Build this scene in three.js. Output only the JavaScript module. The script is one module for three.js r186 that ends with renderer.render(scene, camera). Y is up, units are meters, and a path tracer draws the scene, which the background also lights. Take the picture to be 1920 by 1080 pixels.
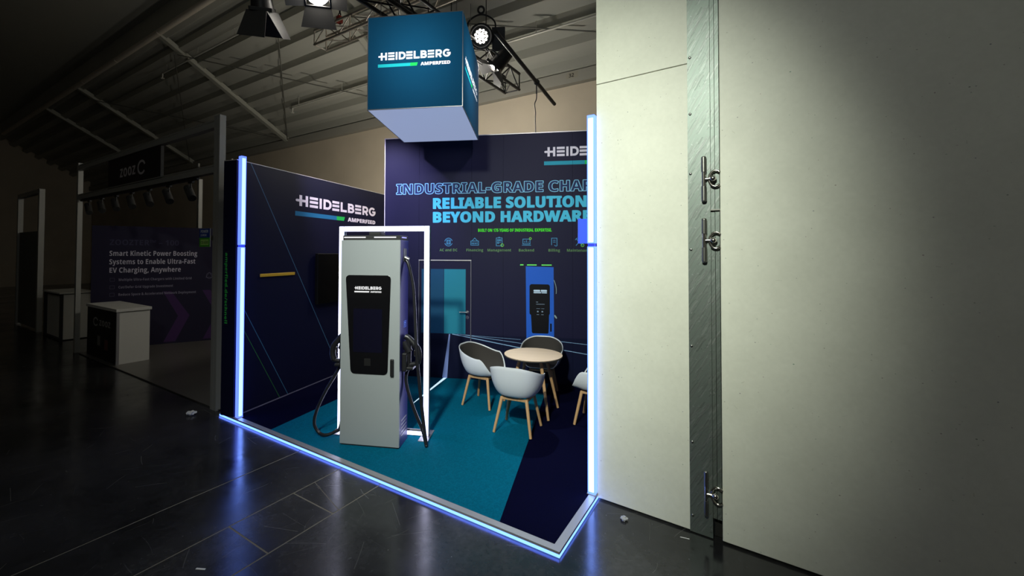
import * as THREE from 'three';
import { mergeGeometries } from 'three/addons/utils/BufferGeometryUtils.js';
import { RoundedBoxGeometry } from 'three/addons/geometries/RoundedBoxGeometry.js';
import { RectAreaLightUniformsLib } from 'three/addons/lights/RectAreaLightUniformsLib.js';

// ------------------------------------------------------------ camera, light, exposure
const scene = new THREE.Scene();
scene.background = new THREE.Color(0x000000);
const renderer = new THREE.WebGLRenderer({ antialias: true });
renderer.toneMapping = THREE.LinearToneMapping;
renderer.toneMappingExposure = 1.0;
renderer.shadowMap.enabled = true;
RectAreaLightUniformsLib.init();

const FOCAL = 805.4;                                   // pixels at 1920 x 1080
const camera = new THREE.PerspectiveCamera(THREE.MathUtils.radToDeg(2 * Math.atan(540 / FOCAL)), 1920 / 1080, 0.05, 120);
camera.position.set(0, 1.925, 0);
camera.rotation.order = 'YXZ';
camera.rotation.set(0.0202, 0, 0.0037);
camera.setViewOffset(1920, 1080, 960 - 879.6, 540 - 456.8, 1920, 1080);
scene.add(camera);

const V = (x, y, z) => new THREE.Vector3(x, y, z);
class Frame {                                          // a plan direction of the hall: a = along, b = into the depth
  constructor(x, z, t) { this.o = V(x, 0, z); this.t = t; this.u = V(Math.cos(t), 0, Math.sin(t)); this.v = V(Math.sin(t), 0, -Math.cos(t)); }
  p(a, y, b) { return this.o.clone().addScaledVector(this.u, a).addScaledVector(this.v, b).setY(y); }
  inv(w) { const d = w.clone().sub(this.o); return [d.dot(this.u), d.dot(this.v)]; }
}
const F1 = new Frame(0.5751, -2.74, 0.5885);           // hall and platform, origin at the platform's corner
const F2 = new Frame(-1.2611, -4.2395, 0.1667);        // charger, carpet band, origin at the charger's corner
const FB = new Frame(-1.3144, -6.6376, 0.1667);        // printed back wall, origin at its free end
const FL = new Frame(-2.6495, -4.9718, 0.36);          // printed side wall
const FG = new Frame(1.0104, -3.4005, 0.6361);         // hall gate

function pointLamp(pos, color, intensity, radius = 4) {
  const l = new THREE.PointLight(color, intensity); l.position.copy(pos); l.castShadow = true; l.shadow.radius = radius; scene.add(l); return l;
}
function spotLamp(pos, target, color, intensity, angle, penumbra, radius = 3) {
  const l = new THREE.SpotLight(color, intensity, 0, angle, penumbra); l.position.copy(pos); l.target.position.copy(target);
  l.castShadow = true; l.shadow.radius = radius; scene.add(l); scene.add(l.target); return l;
}
function areaLamp(pos, look, color, intensity, w, h) {
  const l = new THREE.RectAreaLight(color, intensity, w, h); l.position.copy(pos); l.lookAt(look); scene.add(l); return l;
}
const rgb = (r, g, b) => new THREE.Color().setRGB(r, g, b);
// lamps added out of view as fill; their added fittings are built further down
const ADDED_LAMP = { gate: V(-1.3, 4.9, 0.9), bay: V(-0.35, 4.6, -8.0), front: V(-1.0, 5.0, -1.2), side: V(-3.3, 3.15, -9.2), stage: V(0.75, 4.7, -3.7) };
spotLamp(ADDED_LAMP.gate, V(0.45, 1.9, -3.95), rgb(0.94, 1.0, 0.85), 148, 0.47, 1.0, 8);  // added spot that brightens the gate and falls off to its right
pointLamp(ADDED_LAMP.gate.clone().add(V(0, -0.05, 0)), rgb(0.95, 1.0, 0.95), 8, 8);  // added weak omni fill at the same pendant
spotLamp(ADDED_LAMP.stage, V(0.75, 3.1, -6.3), rgb(0.88, 0.85, 1.0), 9, 0.5, 1.0, 3);  // added spot to lift the logo and upper back wall
pointLamp(ADDED_LAMP.bay.clone().add(V(0, -0.2, 0)), rgb(1.0, 0.95, 0.84), 14, 8);  // added lamp behind the cube, brightens rear wall and roof
spotLamp(ADDED_LAMP.front.clone().add(V(0, -0.2, 0)), V(-0.75, 0.9, -4.5), rgb(0.9, 0.97, 1.0), 33, 0.55, 1.0, 8);  // added spot that brightens the charger front
spotLamp(ADDED_LAMP.side.clone().add(V(0, 0.06, 0)), ADDED_LAMP.side.clone().addScaledVector(F1.v, 1.6).addScaledVector(F1.u, -0.9).add(V(0, 1.5, 0)), rgb(1.0, 0.93, 0.8), 12, 1.2, 0.6, 8);  // added hidden uplight for the rear wall and decking

// ------------------------------------------------------------ helpers
const used = {};
function numbered(n) { const k = used[n] = (used[n] ?? -1) + 1; return k ? `${n}_${String(k).padStart(3, '0')}` : n; }
let seed = 7;
const rnd = () => { seed = (seed * 1664525 + 1013904223) >>> 0; return seed / 4294967296; };
const rr = (a, b) => a + (b - a) * rnd();

function std(color, roughness = 0.6, metalness = 0, extra = {}) { return new THREE.MeshStandardMaterial({ color, roughness, metalness, ...extra }); }
function phys(color, roughness, metalness, extra) { return new THREE.MeshPhysicalMaterial({ color, roughness, metalness, ...extra }); }
function glow(r, g, b) { return new THREE.MeshStandardMaterial({ color: 0x111111, roughness: 0.4, emissive: rgb(r, g, b), emissiveIntensity: 1 }); }

function G0(g) { const o = g.index ? g.toNonIndexed() : g; for (const k of Object.keys(o.attributes)) if (!['position', 'normal', 'uv'].includes(k)) o.deleteAttribute(k); return o; }
const merge = (list) => mergeGeometries(list.map(G0));
function box(x0, x1, y0, y1, z0, z1) { const g = new THREE.BoxGeometry(x1 - x0, y1 - y0, z1 - z0); g.translate((x0 + x1) / 2, (y0 + y1) / 2, (z0 + z1) / 2); return g; }
function rbox(x0, x1, y0, y1, z0, z1, r = 0.006, s = 2) {
  const g = new RoundedBoxGeometry(x1 - x0, y1 - y0, z1 - z0, s, Math.min(r, (x1 - x0) / 2.01, (y1 - y0) / 2.01, (z1 - z0) / 2.01));
  g.translate((x0 + x1) / 2, (y0 + y1) / 2, (z0 + z1) / 2); return g;
}
function bar(a, b, r0, r1 = r0, n = 10) {
  const d = b.clone().sub(a), g = new THREE.CylinderGeometry(r1, r0, d.length(), n);
  g.applyQuaternion(new THREE.Quaternion().setFromUnitVectors(V(0, 1, 0), d.clone().normalize()));
  const m = a.clone().add(b).multiplyScalar(0.5); g.translate(m.x, m.y, m.z); return g;
}
function beamBox(a, b, w, h) {                         // rectangular bar from a to b, h vertical
  const d = b.clone().sub(a), L = d.length(), g = new THREE.BoxGeometry(w, h, L);
  const m = new THREE.Matrix4().lookAt(a, b, V(0, 1, 0)); g.applyMatrix4(m);
  const c = a.clone().add(b).multiplyScalar(0.5); g.translate(c.x, c.y, c.z); return g;
}
function tube(pts, r, n = 60, k = 10) { return new THREE.TubeGeometry(new THREE.CatmullRomCurve3(pts, false, 'catmullrom', 0.5), n, r, k, false); }
function extrude(pts, depth, bevel = 0) {              // outline in x,y; thickness along z
  const s = new THREE.Shape(pts.map(([x, y]) => new THREE.Vector2(x, y)));
  return new THREE.ExtrudeGeometry(s, { depth, bevelEnabled: bevel > 0, bevelSize: bevel, bevelThickness: bevel, bevelSegments: 2, curveSegments: 8 });
}
function roundPoly(pts, r) {                           // rounded corners of a polygon
  const s = new THREE.Shape(), n = pts.length;
  for (let i = 0; i < n; i++) {
    const p = new THREE.Vector2(...pts[(i + n - 1) % n]), c = new THREE.Vector2(...pts[i]), q = new THREE.Vector2(...pts[(i + 1) % n]);
    const a = c.clone().add(p.clone().sub(c).setLength(r)), b = c.clone().add(q.clone().sub(c).setLength(r));
    i ? s.lineTo(a.x, a.y) : s.moveTo(a.x, a.y); s.quadraticCurveTo(c.x, c.y, b.x, b.y);
  }
  s.closePath(); return s;
}
function mesh(name, geos, mat, parent) {
  const g = Array.isArray(geos) ? (geos.length > 1 ? merge(geos) : geos[0]) : geos;
  const m = new THREE.Mesh(g, mat); m.name = name; m.castShadow = m.receiveShadow = true;
  if (parent) parent.add(m); return m;
}
function thing(name, label, category, group) {
  const o = new THREE.Group(); o.name = numbered(name); o.userData = { label, category }; if (group) o.userData.group = group; scene.add(o); return o;
}
function single(name, geos, mat, label, category, group) {
  const m = mesh(numbered(name), geos, mat, scene); m.userData = { label, category }; if (group) m.userData.group = group; return m;
}
function struct(name, label) { const o = new THREE.Group(); o.name = name; o.userData = { kind: 'structure', label, category: 'structure' }; scene.add(o); return o; }
function put(o, F, a, y, b, turn = 0) { o.position.copy(F.p(a, y, b)); o.rotation.y = -F.t + turn; return o; }

// ------------------------------------------------------------ textures
function canvasTex(w, h, draw, srgb = true) {
  const c = document.createElement('canvas'); c.width = w; c.height = h; const x = c.getContext('2d'); draw(x, w, h);
  const t = new THREE.CanvasTexture(c); if (srgb) t.colorSpace = THREE.SRGBColorSpace; t.anisotropy = 8; return t;
}
function tiled(t, sx, sy) { t.wrapS = t.wrapT = THREE.RepeatWrapping; t.repeat.set(sx, sy); return t; }
function noiseField(n, oct, s0) {                      // tileable value noise, 0..1
  const out = new Float32Array(n * n); let amp = 1, tot = 0, cells = oct;
  for (let o = 0; o < s0; o++) {
    const g = new Float32Array(cells * cells); for (let i = 0; i < g.length; i++) g[i] = rnd();
    for (let y = 0; y < n; y++) for (let x = 0; x < n; x++) {
      const fx = x / n * cells, fy = y / n * cells, ix = Math.floor(fx), iy = Math.floor(fy), a = fx - ix, b = fy - iy;
      const sx = a * a * (3 - 2 * a), sy = b * b * (3 - 2 * b), i1 = (ix + 1) % cells, j1 = (iy + 1) % cells;
      const t = (g[iy * cells + ix] * (1 - sx) + g[iy * cells + i1] * sx) * (1 - sy) + (g[j1 * cells + ix] * (1 - sx) + g[j1 * cells + i1] * sx) * sy;
      out[y * n + x] += t * amp;
    }
    tot += amp; amp *= 0.55; cells *= 2;
  }
  for (let i = 0; i < out.length; i++) out[i] /= tot; return out;
}
function dataTex(n, f, srgb = true) {
  const d = new Uint8Array(n * n * 4);
  for (let i = 0; i < n * n; i++) { const c = f(i % n, Math.floor(i / n), i); d[i * 4] = c[0]; d[i * 4 + 1] = c[1]; d[i * 4 + 2] = c[2]; d[i * 4 + 3] = 255; }
  const t = new THREE.DataTexture(d, n, n); t.magFilter = THREE.LinearFilter; t.minFilter = THREE.LinearMipmapLinearFilter; t.generateMipmaps = true;
  t.wrapS = t.wrapT = THREE.RepeatWrapping; if (srgb) t.colorSpace = THREE.SRGBColorSpace; t.needsUpdate = true; return t;
}
const N1 = noiseField(512, 6, 6), N2 = noiseField(512, 40, 4);
const clampB = (x) => Math.max(0, Math.min(255, Math.round(x)));

// dark polished hall floor: dust, scuffs, scratches
const floorMap = canvasTex(2048, 2048, (x, w, h) => {
  const im = x.createImageData(w, h);
  for (let i = 0; i < w * h; i++) {
    const px = i % w, py = Math.floor(i / w), n = N1[(py >> 2) * 512 + (px >> 2)], m = N2[(py & 511) * 512 + (px & 511)];
    const k = 44 + (n - 0.5) * 46 + (m - 0.5) * 20; im.data[i * 4] = clampB(k); im.data[i * 4 + 1] = clampB(k); im.data[i * 4 + 2] = clampB(k + 1); im.data[i * 4 + 3] = 255;
  }
  x.putImageData(im, 0, 0);
  for (let i = 0; i < 420; i++) {
    const a = rr(0, Math.PI), L = rr(15, 150), cx = rr(0, w), cy = rr(0, h), g = 95 + rnd() * 75;
    x.strokeStyle = `rgba(${g | 0},${g | 0},${g * 0.95 | 0},${rr(0.08, 0.5)})`; x.lineWidth = rr(0.6, 2.4); x.beginPath(); x.moveTo(cx, cy);
    x.quadraticCurveTo(cx + Math.cos(a) * L * 0.5 + rr(-12, 12), cy + Math.sin(a) * L * 0.5 + rr(-12, 12), cx + Math.cos(a) * L, cy + Math.sin(a) * L); x.stroke();
  }
  for (let i = 0; i < 900; i++) { const g = rr(70, 170) | 0; x.fillStyle = `rgba(${g},${g},${g},${rr(0.2, 0.7)})`; x.beginPath(); x.ellipse(rr(0, w), rr(0, h), rr(0.5, 2.2), rr(0.5, 1.6), rr(0, 3), 0, 7); x.fill(); }
});
const floorRough = dataTex(512, (x, y, i) => { const k = clampB(255 * (0.1 + 0.2 * N1[i] + 0.1 * (N2[i] - 0.5))); return [k, k, k]; }, false);
const floorBump = dataTex(512, (x, y, i) => { const k = clampB(255 * (0.5 * N1[i] + 0.5 * N2[i])); return [k, k, k]; }, false);
for (const t of [floorMap, floorRough, floorBump]) { t.wrapS = t.wrapT = THREE.RepeatWrapping; t.repeat.set(0.25, 0.25); }
const M = {
  floor: std(0xffffff, 1, 0, { map: floorMap, roughnessMap: floorRough, bumpMap: floorBump, bumpScale: 0.0012 }),
  joint: std(rgb(0.16, 0.145, 0.115), 0.95),
  slot: std(rgb(0.006, 0.006, 0.006), 0.9),
  alu: std(rgb(0.36, 0.36, 0.38), 0.42, 0.5),
  black: std(rgb(0.008, 0.008, 0.009), 0.45),
  blackMatt: std(rgb(0.012, 0.012, 0.012), 0.75),
  rubber: std(rgb(0.01, 0.01, 0.012), 0.38),
  chrome: std(rgb(0.62, 0.6, 0.56), 0.2, 1),
  steelDark: std(rgb(0.3, 0.3, 0.28), 0.35, 1),
  white: std(rgb(0.75, 0.75, 0.74), 0.5),
  paper: std(rgb(0.72, 0.72, 0.7), 0.8),
};
const carpetBump = dataTex(256, () => { const k = clampB(rr(60, 255)); return [k, k, k]; }, false); carpetBump.repeat.set(6, 6);
const carpetTone = (r, g, b) => { const t = dataTex(256, (x, y, i) => { const k = 0.86 + 0.28 * N2[(y * 2) * 512 + x * 2] ; return [clampB(r * k), clampB(g * k), clampB(b * k)]; }); t.repeat.set(2.5, 2.5); return t; };
M.teal = phys(0xffffff, 0.95, 0, { specularIntensity: 0.1, map: carpetTone(0, 90, 116), bumpMap: carpetBump, bumpScale: 0.002 });
M.navy = phys(0xffffff, 0.95, 0, { specularIntensity: 0.1, map: carpetTone(2, 3, 32), bumpMap: carpetBump, bumpScale: 0.002 });

const gateMap = canvasTex(1024, 1024, (x, w, h) => {
  const im = x.createImageData(w, h);
  for (let i = 0; i < w * h; i++) {
    const px = i % w, py = Math.floor(i / w), n = N1[(py >> 1) * 512 + (px >> 1)], m = N2[(py & 511) * 512 + (px & 511)], k = 216 + (n - 0.5) * 14 + (m - 0.5) * 8;
    im.data[i * 4] = clampB(k); im.data[i * 4 + 1] = clampB(k + 1); im.data[i * 4 + 2] = clampB(k - 12); im.data[i * 4 + 3] = 255;
  }
  x.putImageData(im, 0, 0);
  for (let i = 0; i < 150; i++) { x.fillStyle = `rgba(${rr(60, 120) | 0},${rr(60, 110) | 0},80,${rr(0.2, 0.7)})`; x.beginPath(); x.ellipse(rr(0, w), rr(0, h), rr(0.5, 2.2), rr(0.5, 1.8), 0, 0, 7); x.fill(); }
  for (let i = 0; i < 40; i++) { x.strokeStyle = `rgba(120,120,100,${rr(0.1, 0.3)})`; x.lineWidth = rr(0.5, 1.6); const a = rr(0, w), b = rr(0, h); x.beginPath(); x.moveTo(a, b); x.lineTo(a + rr(-14, 14), b + rr(-14, 14)); x.stroke(); }
});
gateMap.wrapS = gateMap.wrapT = THREE.RepeatWrapping; gateMap.repeat.set(0.55, 0.55);
M.gate = std(0xffffff, 0.55, 0, { map: gateMap });
const galvMap = canvasTex(512, 1024, (x, w, h) => {
  x.fillStyle = 'rgb(122,132,126)'; x.fillRect(0, 0, w, h);
  for (let i = 0; i < 900; i++) {
    const g = rr(80, 175) | 0; x.strokeStyle = `rgba(${g},${g + 2},${g},${rr(0.1, 0.4)})`; x.lineWidth = rr(1, 9); const a = rr(-60, w), b = rr(0, h), L = rr(20, 140);
    x.beginPath(); x.moveTo(a, b); x.bezierCurveTo(a + L * 0.3, b - L * 0.2, a + L * 0.4, b - L * 0.9, a + L * 0.8, b - L * 1.2); x.stroke();
  }
  for (let i = 0; i < 260; i++) { const g = rr(60, 220) | 0; x.fillStyle = `rgba(${g},${g},${g},${rr(0.1, 0.4)})`; x.beginPath(); x.ellipse(rr(0, w), rr(0, h), rr(1, 9), rr(1, 5), rr(0, 3), 0, 7); x.fill(); }
});
const galvBump = galvMap.clone(); galvBump.colorSpace = THREE.NoColorSpace;
for (const t of [galvMap, galvBump]) { t.wrapS = t.wrapT = THREE.RepeatWrapping; t.repeat.set(2.2, 1.1); }
M.galv = std(0xffffff, 0.48, 0.75, { map: galvMap, bumpMap: galvBump, bumpScale: 0.0025 });

const woodMap = canvasTex(256, 512, (x, w, h) => {
  x.fillStyle = 'rgb(186,148,104)'; x.fillRect(0, 0, w, h);
  for (let i = 0; i < 220; i++) { const d = rr(-40, 30); x.strokeStyle = `rgba(${(176 + d) | 0},${(136 + d) | 0},${(92 + d) | 0},${rr(0.1, 0.4)})`; x.lineWidth = rr(0.6, 4); const a = rr(0, w); x.beginPath(); x.moveTo(a, 0); x.bezierCurveTo(a + rr(-12, 12), h * 0.3, a + rr(-12, 12), h * 0.7, a + rr(-9, 9), h); x.stroke(); }
});
M.wood = std(0xffffff, 0.55, 0, { map: tiled(woodMap, 1, 1) });
const veneerMap = canvasTex(512, 512, (x, w, h) => {
  x.fillStyle = 'rgb(222,198,172)'; x.fillRect(0, 0, w, h);
  for (let i = 0; i < 300; i++) { const d = rr(-22, 18); x.strokeStyle = `rgba(${(214 + d) | 0},${(188 + d) | 0},${(160 + d) | 0},${rr(0.15, 0.45)})`; x.lineWidth = rr(0.6, 5); const a = rr(0, h); x.beginPath(); x.moveTo(0, a); x.bezierCurveTo(w * 0.3, a + rr(-10, 10), w * 0.7, a + rr(-10, 10), w, a + rr(-8, 8)); x.stroke(); }
});
M.veneer = std(0xffffff, 0.5, 0, { map: veneerMap });

// the maker's lettering: barred letters, extended crossbar, bar with slanted end, second line
function logo(x, ox, oy, w, opt = {}) {
  const ink = opt.ink ?? '#fff', s = w / 1040; x.save(); x.translate(ox, oy); x.scale(s, s); x.fillStyle = ink; x.strokeStyle = ink; x.lineWidth = 27; x.lineCap = 'butt'; x.lineJoin = 'miter';
  const R = (a, b, c, d) => x.fillRect(a, b, c, d), H = 112;
  R(40, 0, 28, H); R(104, 0, 27, H); R(16, 43, 92, 26); x.beginPath(); x.arc(16, 56, 13, 0, 7); x.fill();
  const E = (a, l) => { for (const y of [0, 41, 84]) R(a, y, l, 28); };
  E(148, 92); R(257, 0, 27, H);
  x.beginPath(); x.moveTo(316, 0); x.lineTo(316, H); x.stroke(); x.beginPath(); x.moveTo(304, 13.5); x.lineTo(345, 13.5); x.bezierCurveTo(402, 13.5, 402, H - 13.5, 345, H - 13.5); x.lineTo(304, H - 13.5); x.stroke();
  E(410, 90); R(517, 0, 27, H); R(517, 84, 84, 28);
  R(615, 0, 27, H); x.beginPath(); x.moveTo(628, 13.5); x.lineTo(664, 13.5); x.bezierCurveTo(694, 13.5, 694, 53, 664, 53); x.lineTo(628, 53); x.moveTo(664, 55); x.bezierCurveTo(702, 55, 702, 98.5, 664, 98.5); x.lineTo(628, 98.5); x.stroke();
  E(718, 90);
  R(828, 0, 27, H); x.beginPath(); x.moveTo(840, 13.5); x.lineTo(878, 13.5); x.bezierCurveTo(914, 13.5, 914, 68, 878, 68); x.lineTo(840, 68); x.moveTo(872, 64); x.lineTo(906, H); x.stroke();
  x.beginPath(); x.arc(986, 56, 43, -0.75, 0.05, true); x.stroke(); R(986, 46, 54, 26);
  const bx = opt.barFrom ?? 'rgb(38,158,182)', bt = opt.barTo ?? 'rgb(40,205,88)';
  x.fillStyle = bx; x.beginPath(); x.moveTo(0, 168); x.lineTo(470, 168); x.lineTo(470, 214); x.lineTo(0, 214); x.fill();
  x.fillStyle = bt; x.beginPath(); x.moveTo(468, 168); x.lineTo(576, 168); x.lineTo(562, 214); x.lineTo(468, 214); x.fill();
  x.fillStyle = ink; x.font = 'bold 62px sans-serif'; x.textBaseline = 'alphabetic'; const tw = x.measureText('AMPERFIED').width; x.save(); x.translate(618, 213); x.scale(422 / tw, 1); x.fillText('AMPERFIED', 0, 0); x.lineWidth = 4; x.strokeText('AMPERFIED', 0, 0); x.restore();
  x.restore();
}
function fitText(x, txt, ox, base, w, cap, o = {}) {   // text scaled to a width and a cap height
  x.save(); x.font = `${o.weight ?? 'bold'} 100px sans-serif`; const tw = x.measureText(o.measure ?? txt).width; x.translate(ox, base); x.scale(w / tw, cap / 71.4); x.textBaseline = 'alphabetic'; x.lineJoin = 'round';
  if (o.fill) { x.fillStyle = o.fill; x.fillText(txt, 0, 0); }
  if (o.stroke) { x.strokeStyle = o.stroke; x.lineWidth = o.lw ?? 8; x.strokeText(txt, 0, 0); }
  x.restore();
}

// ------------------------------------------------------------ the hall
const YUP = V(0, 1, 0);
function uvMetres(g, ax, ay) { const p = g.attributes.position, u = g.attributes.uv; for (let i = 0; i < p.count; i++) u.setXY(i, ax(p, i), ay(p, i)); return g; }
const planUV = (g) => uvMetres(g, (p, i) => p.getX(i), (p, i) => p.getZ(i));
const wallUV = (g) => uvMetres(g, (p, i) => p.getX(i) + p.getZ(i), (p, i) => p.getY(i));
{
  const f = put(struct('floor', 'black polished hall floor of large slabs with dusty joints'), F1, 0, 0, 0);
  mesh('joint_bed', box(-32, 8, -0.2, -0.0015, -8, 14), M.joint, f);
  const slab = (a0, a1, b0, b1) => mesh('floor_slab', planUV(box(a0, a1, -0.05, 0, -b1, -b0)), M.floor, f);
  const j = 0.006;
  slab(-1.56 + j, 8, -14, 8); slab(-2.64 + j, -2.04 - j, -14, 8); slab(-8.6 + j, -2.64 - j, -14, 8); slab(-32, -8.6 - j, -14, 8);
  const cuts = [-14, -9, -6.2, -4.1, -2.9, -1.95, -0.995, -0.49];
  for (let i = 0; i + 1 < cuts.length; i++) slab(-2.04 + j, -1.56 - j, cuts[i] + j, cuts[i + 1] - j);
  const poly = (pts) => { const g = extrude(pts, 0.05); g.rotateX(-Math.PI / 2); g.translate(0, -0.05, 0); mesh('floor_slab', planUV(g), M.floor, f); };   // plate broken across by a slanting crack
  poly([[-2.034, -0.484], [-1.566, -0.484], [-1.566, -0.438], [-2.034, -0.296]]); poly([[-2.034, -0.290], [-1.566, -0.432], [-1.566, 8], [-2.034, 8]]);
}
M.hallWall = std(0xffffff, 0.85, 0, { map: (() => { const t = dataTex(256, (x, y) => { const k = 0.95 + 0.1 * N1[(y * 2) * 512 + x * 2]; return [clampB(196 * k), clampB(184 * k), clampB(164 * k)]; }); t.repeat.set(0.2, 0.2); return t; })() });
{
  const w = put(struct('wall_rear', 'plain beige hall wall behind the exhibition stand'), F1, 0, 0, 0);
  mesh('plaster', wallUV(box(-32, 8, 0, 5.68, -6.5, -6.2)), M.hallWall, w);
  mesh('eaves_beam', box(-32, 8, 5.5, 5.75, -6.2, -6.05), std(rgb(0.3, 0.29, 0.25), 0.7), w);
  const t = canvasTex(64, 32, (x) => { x.fillStyle = 'rgb(148,144,130)'; x.fillRect(0, 0, 64, 32); x.fillStyle = '#1c1a16'; x.font = 'bold 26px sans-serif'; x.fillText('32', 14, 26); });
  mesh('bay_number', new THREE.PlaneGeometry(0.26, 0.13).translate(-2.14, 5.66, -6.045), std(0xffffff, 0.8, 0, { map: t }), w);
  const l = put(struct('wall_left', 'plain beige far end wall of the hall'), F1, 0, 0, 0); mesh('plaster', wallUV(box(-32.3, -32, 0, 8.6, -6.5, 14)), M.hallWall, l);
  const q = put(struct('wall_front', 'plain beige hall wall on the aisle side'), F1, 0, 0, 0); mesh('plaster', wallUV(box(-32, 8, 0, 8.6, 14, 14.3)), M.hallWall, q);
  const r = put(struct('wall_right', 'plain beige hall end wall beyond the gate'), F1, 0, 0, 0); mesh('plaster', wallUV(box(8, 8.3, 0, 8.6, -6.5, 14)), M.hallWall, r);
}
{ // corrugated roof falling towards the rear wall, rafters, high flat part beyond the ridge rail
  const c = put(struct('ceiling', 'grey trapezoidal steel roof decking with rafters'), F1, 0, 0, 0);
  const b0 = 2.26, y0 = 7.8, b1 = 6.35, y1 = 5.70, L = Math.hypot(b1 - b0, y1 - y0), ang = Math.atan2(y0 - y1, b1 - b0), pitch = 0.54, hh = 0.2, pts = [];
  for (let s = 0; s < L; s += pitch) pts.push([s, 0], [s + 0.2, 0], [s + 0.27, hh], [s + 0.47, hh]);
  pts.push([L, 0]); const low = pts.map(([s, h]) => [s, h]), up = pts.slice().reverse().map(([s]) => [s, 0.3]);
  const g = extrude([...low, ...up], 40); g.rotateY(Math.PI / 2);             // s -> -z, extrusion -> +x
  g.rotateX(-ang); g.translate(-32, y0, -b0);
  M.deck = std(rgb(0.42, 0.42, 0.37), 0.6, 0.1);
  mesh('roof_decking', g, M.deck, c);
  mesh('upper_ceiling', box(-32, 8, 8.3, 8.6, -2.3, 14), M.deck, c);
  mesh('ridge_upstand', box(-32, 8, 7.75, 8.3, -2.26, -2.16), M.deck, c);
  M.rafter = std(rgb(0.42, 0.42, 0.36), 0.6, 0.1);
  for (const a of [-0.4, -6.35, -12.24, -19.0, -23.0]) {
    const p0 = V(a, y0 - 0.1, -b0), p1 = V(a, y1 - 0.06, -6.15);
    mesh('rafter', [beamBox(p0, p1, 0.16, 0.02), beamBox(p0.clone().setY(y0 - 0.02), p1.clone().setY(y1 + 0.02), 0.02, 0.16)], M.rafter, c);
  }
}
{ // ridge rail, pipes, bracing rods under the roof
  const r = thing('ridge_rail', 'long pale pipe running along the roof ridge above the corrugated decking', 'pipe');
  put(r, F1, 0, 0, 0); for (let a = -30; a < 6; a += 3) mesh('pipe_length', bar(V(a, 7.72, -2.2), V(a + 2.97, 7.72, -2.2), 0.075, 0.075, 12), std(rgb(0.7, 0.64, 0.54), 0.45), r);
  const roofY = (b) => 7.8 - (b - 2.26) * 0.513;
  const pipe = (label, a0, a1, b) => {
    const o = put(thing('sprinkler_pipe', label, 'pipe', 'pipes under the roof'), F1, 0, 0, 0), y = roofY(b) - 0.16;
    mesh('pipe', bar(V(a0, y, -b), V(a1, y, -b), 0.022), M.pipe ??= std(rgb(0.6, 0.6, 0.54), 0.4, 0.3), o);
    for (let a = a0 + 0.3; a < a1; a += 1.9) mesh('hanger', bar(V(a, y, -b), V(a, roofY(b) + 0.1, -b), 0.008, 0.008, 6), M.pipe, o);
    mesh('sprinkler_head', [bar(V(a0, y, -b), V(a0, y - 0.14, -b), 0.02), bar(V(a0, y - 0.14, -b), V(a0, y - 0.16, -b), 0.05)], M.pipe, o);
  };
  pipe('thin sprinkler pipe below the decking running behind the hanging cube', -10.4, -0.5, 5.05);
  pipe('thin sprinkler pipe high below the decking, ending above the neighbouring stand', -13.8, -9.0, 2.95);
  const rod = (p, q) => mesh('bracing_rod', bar(p, q, 0.014, 0.014, 6), M.rodMat ??= std(rgb(0.16, 0.16, 0.14), 0.5, 0.4), scene.getObjectByName('ceiling'));
  rod(V(-12.2, 7.35, -2.7), V(-6.4, 5.75, -5.9));
  rod(V(-18.9, 7.4, -2.7), V(-12.3, 5.75, -5.9));
  rod(V(-12.4, 7.4, -2.7), V(-18.9, 5.75, -5.9));
  rod(V(-7.9, 7.2, -2.95), V(-12.1, 5.72, -6.0));
  rod(V(-6.2, 7.0, -3.6), V(-0.5, 5.9, -5.7));
}

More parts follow.
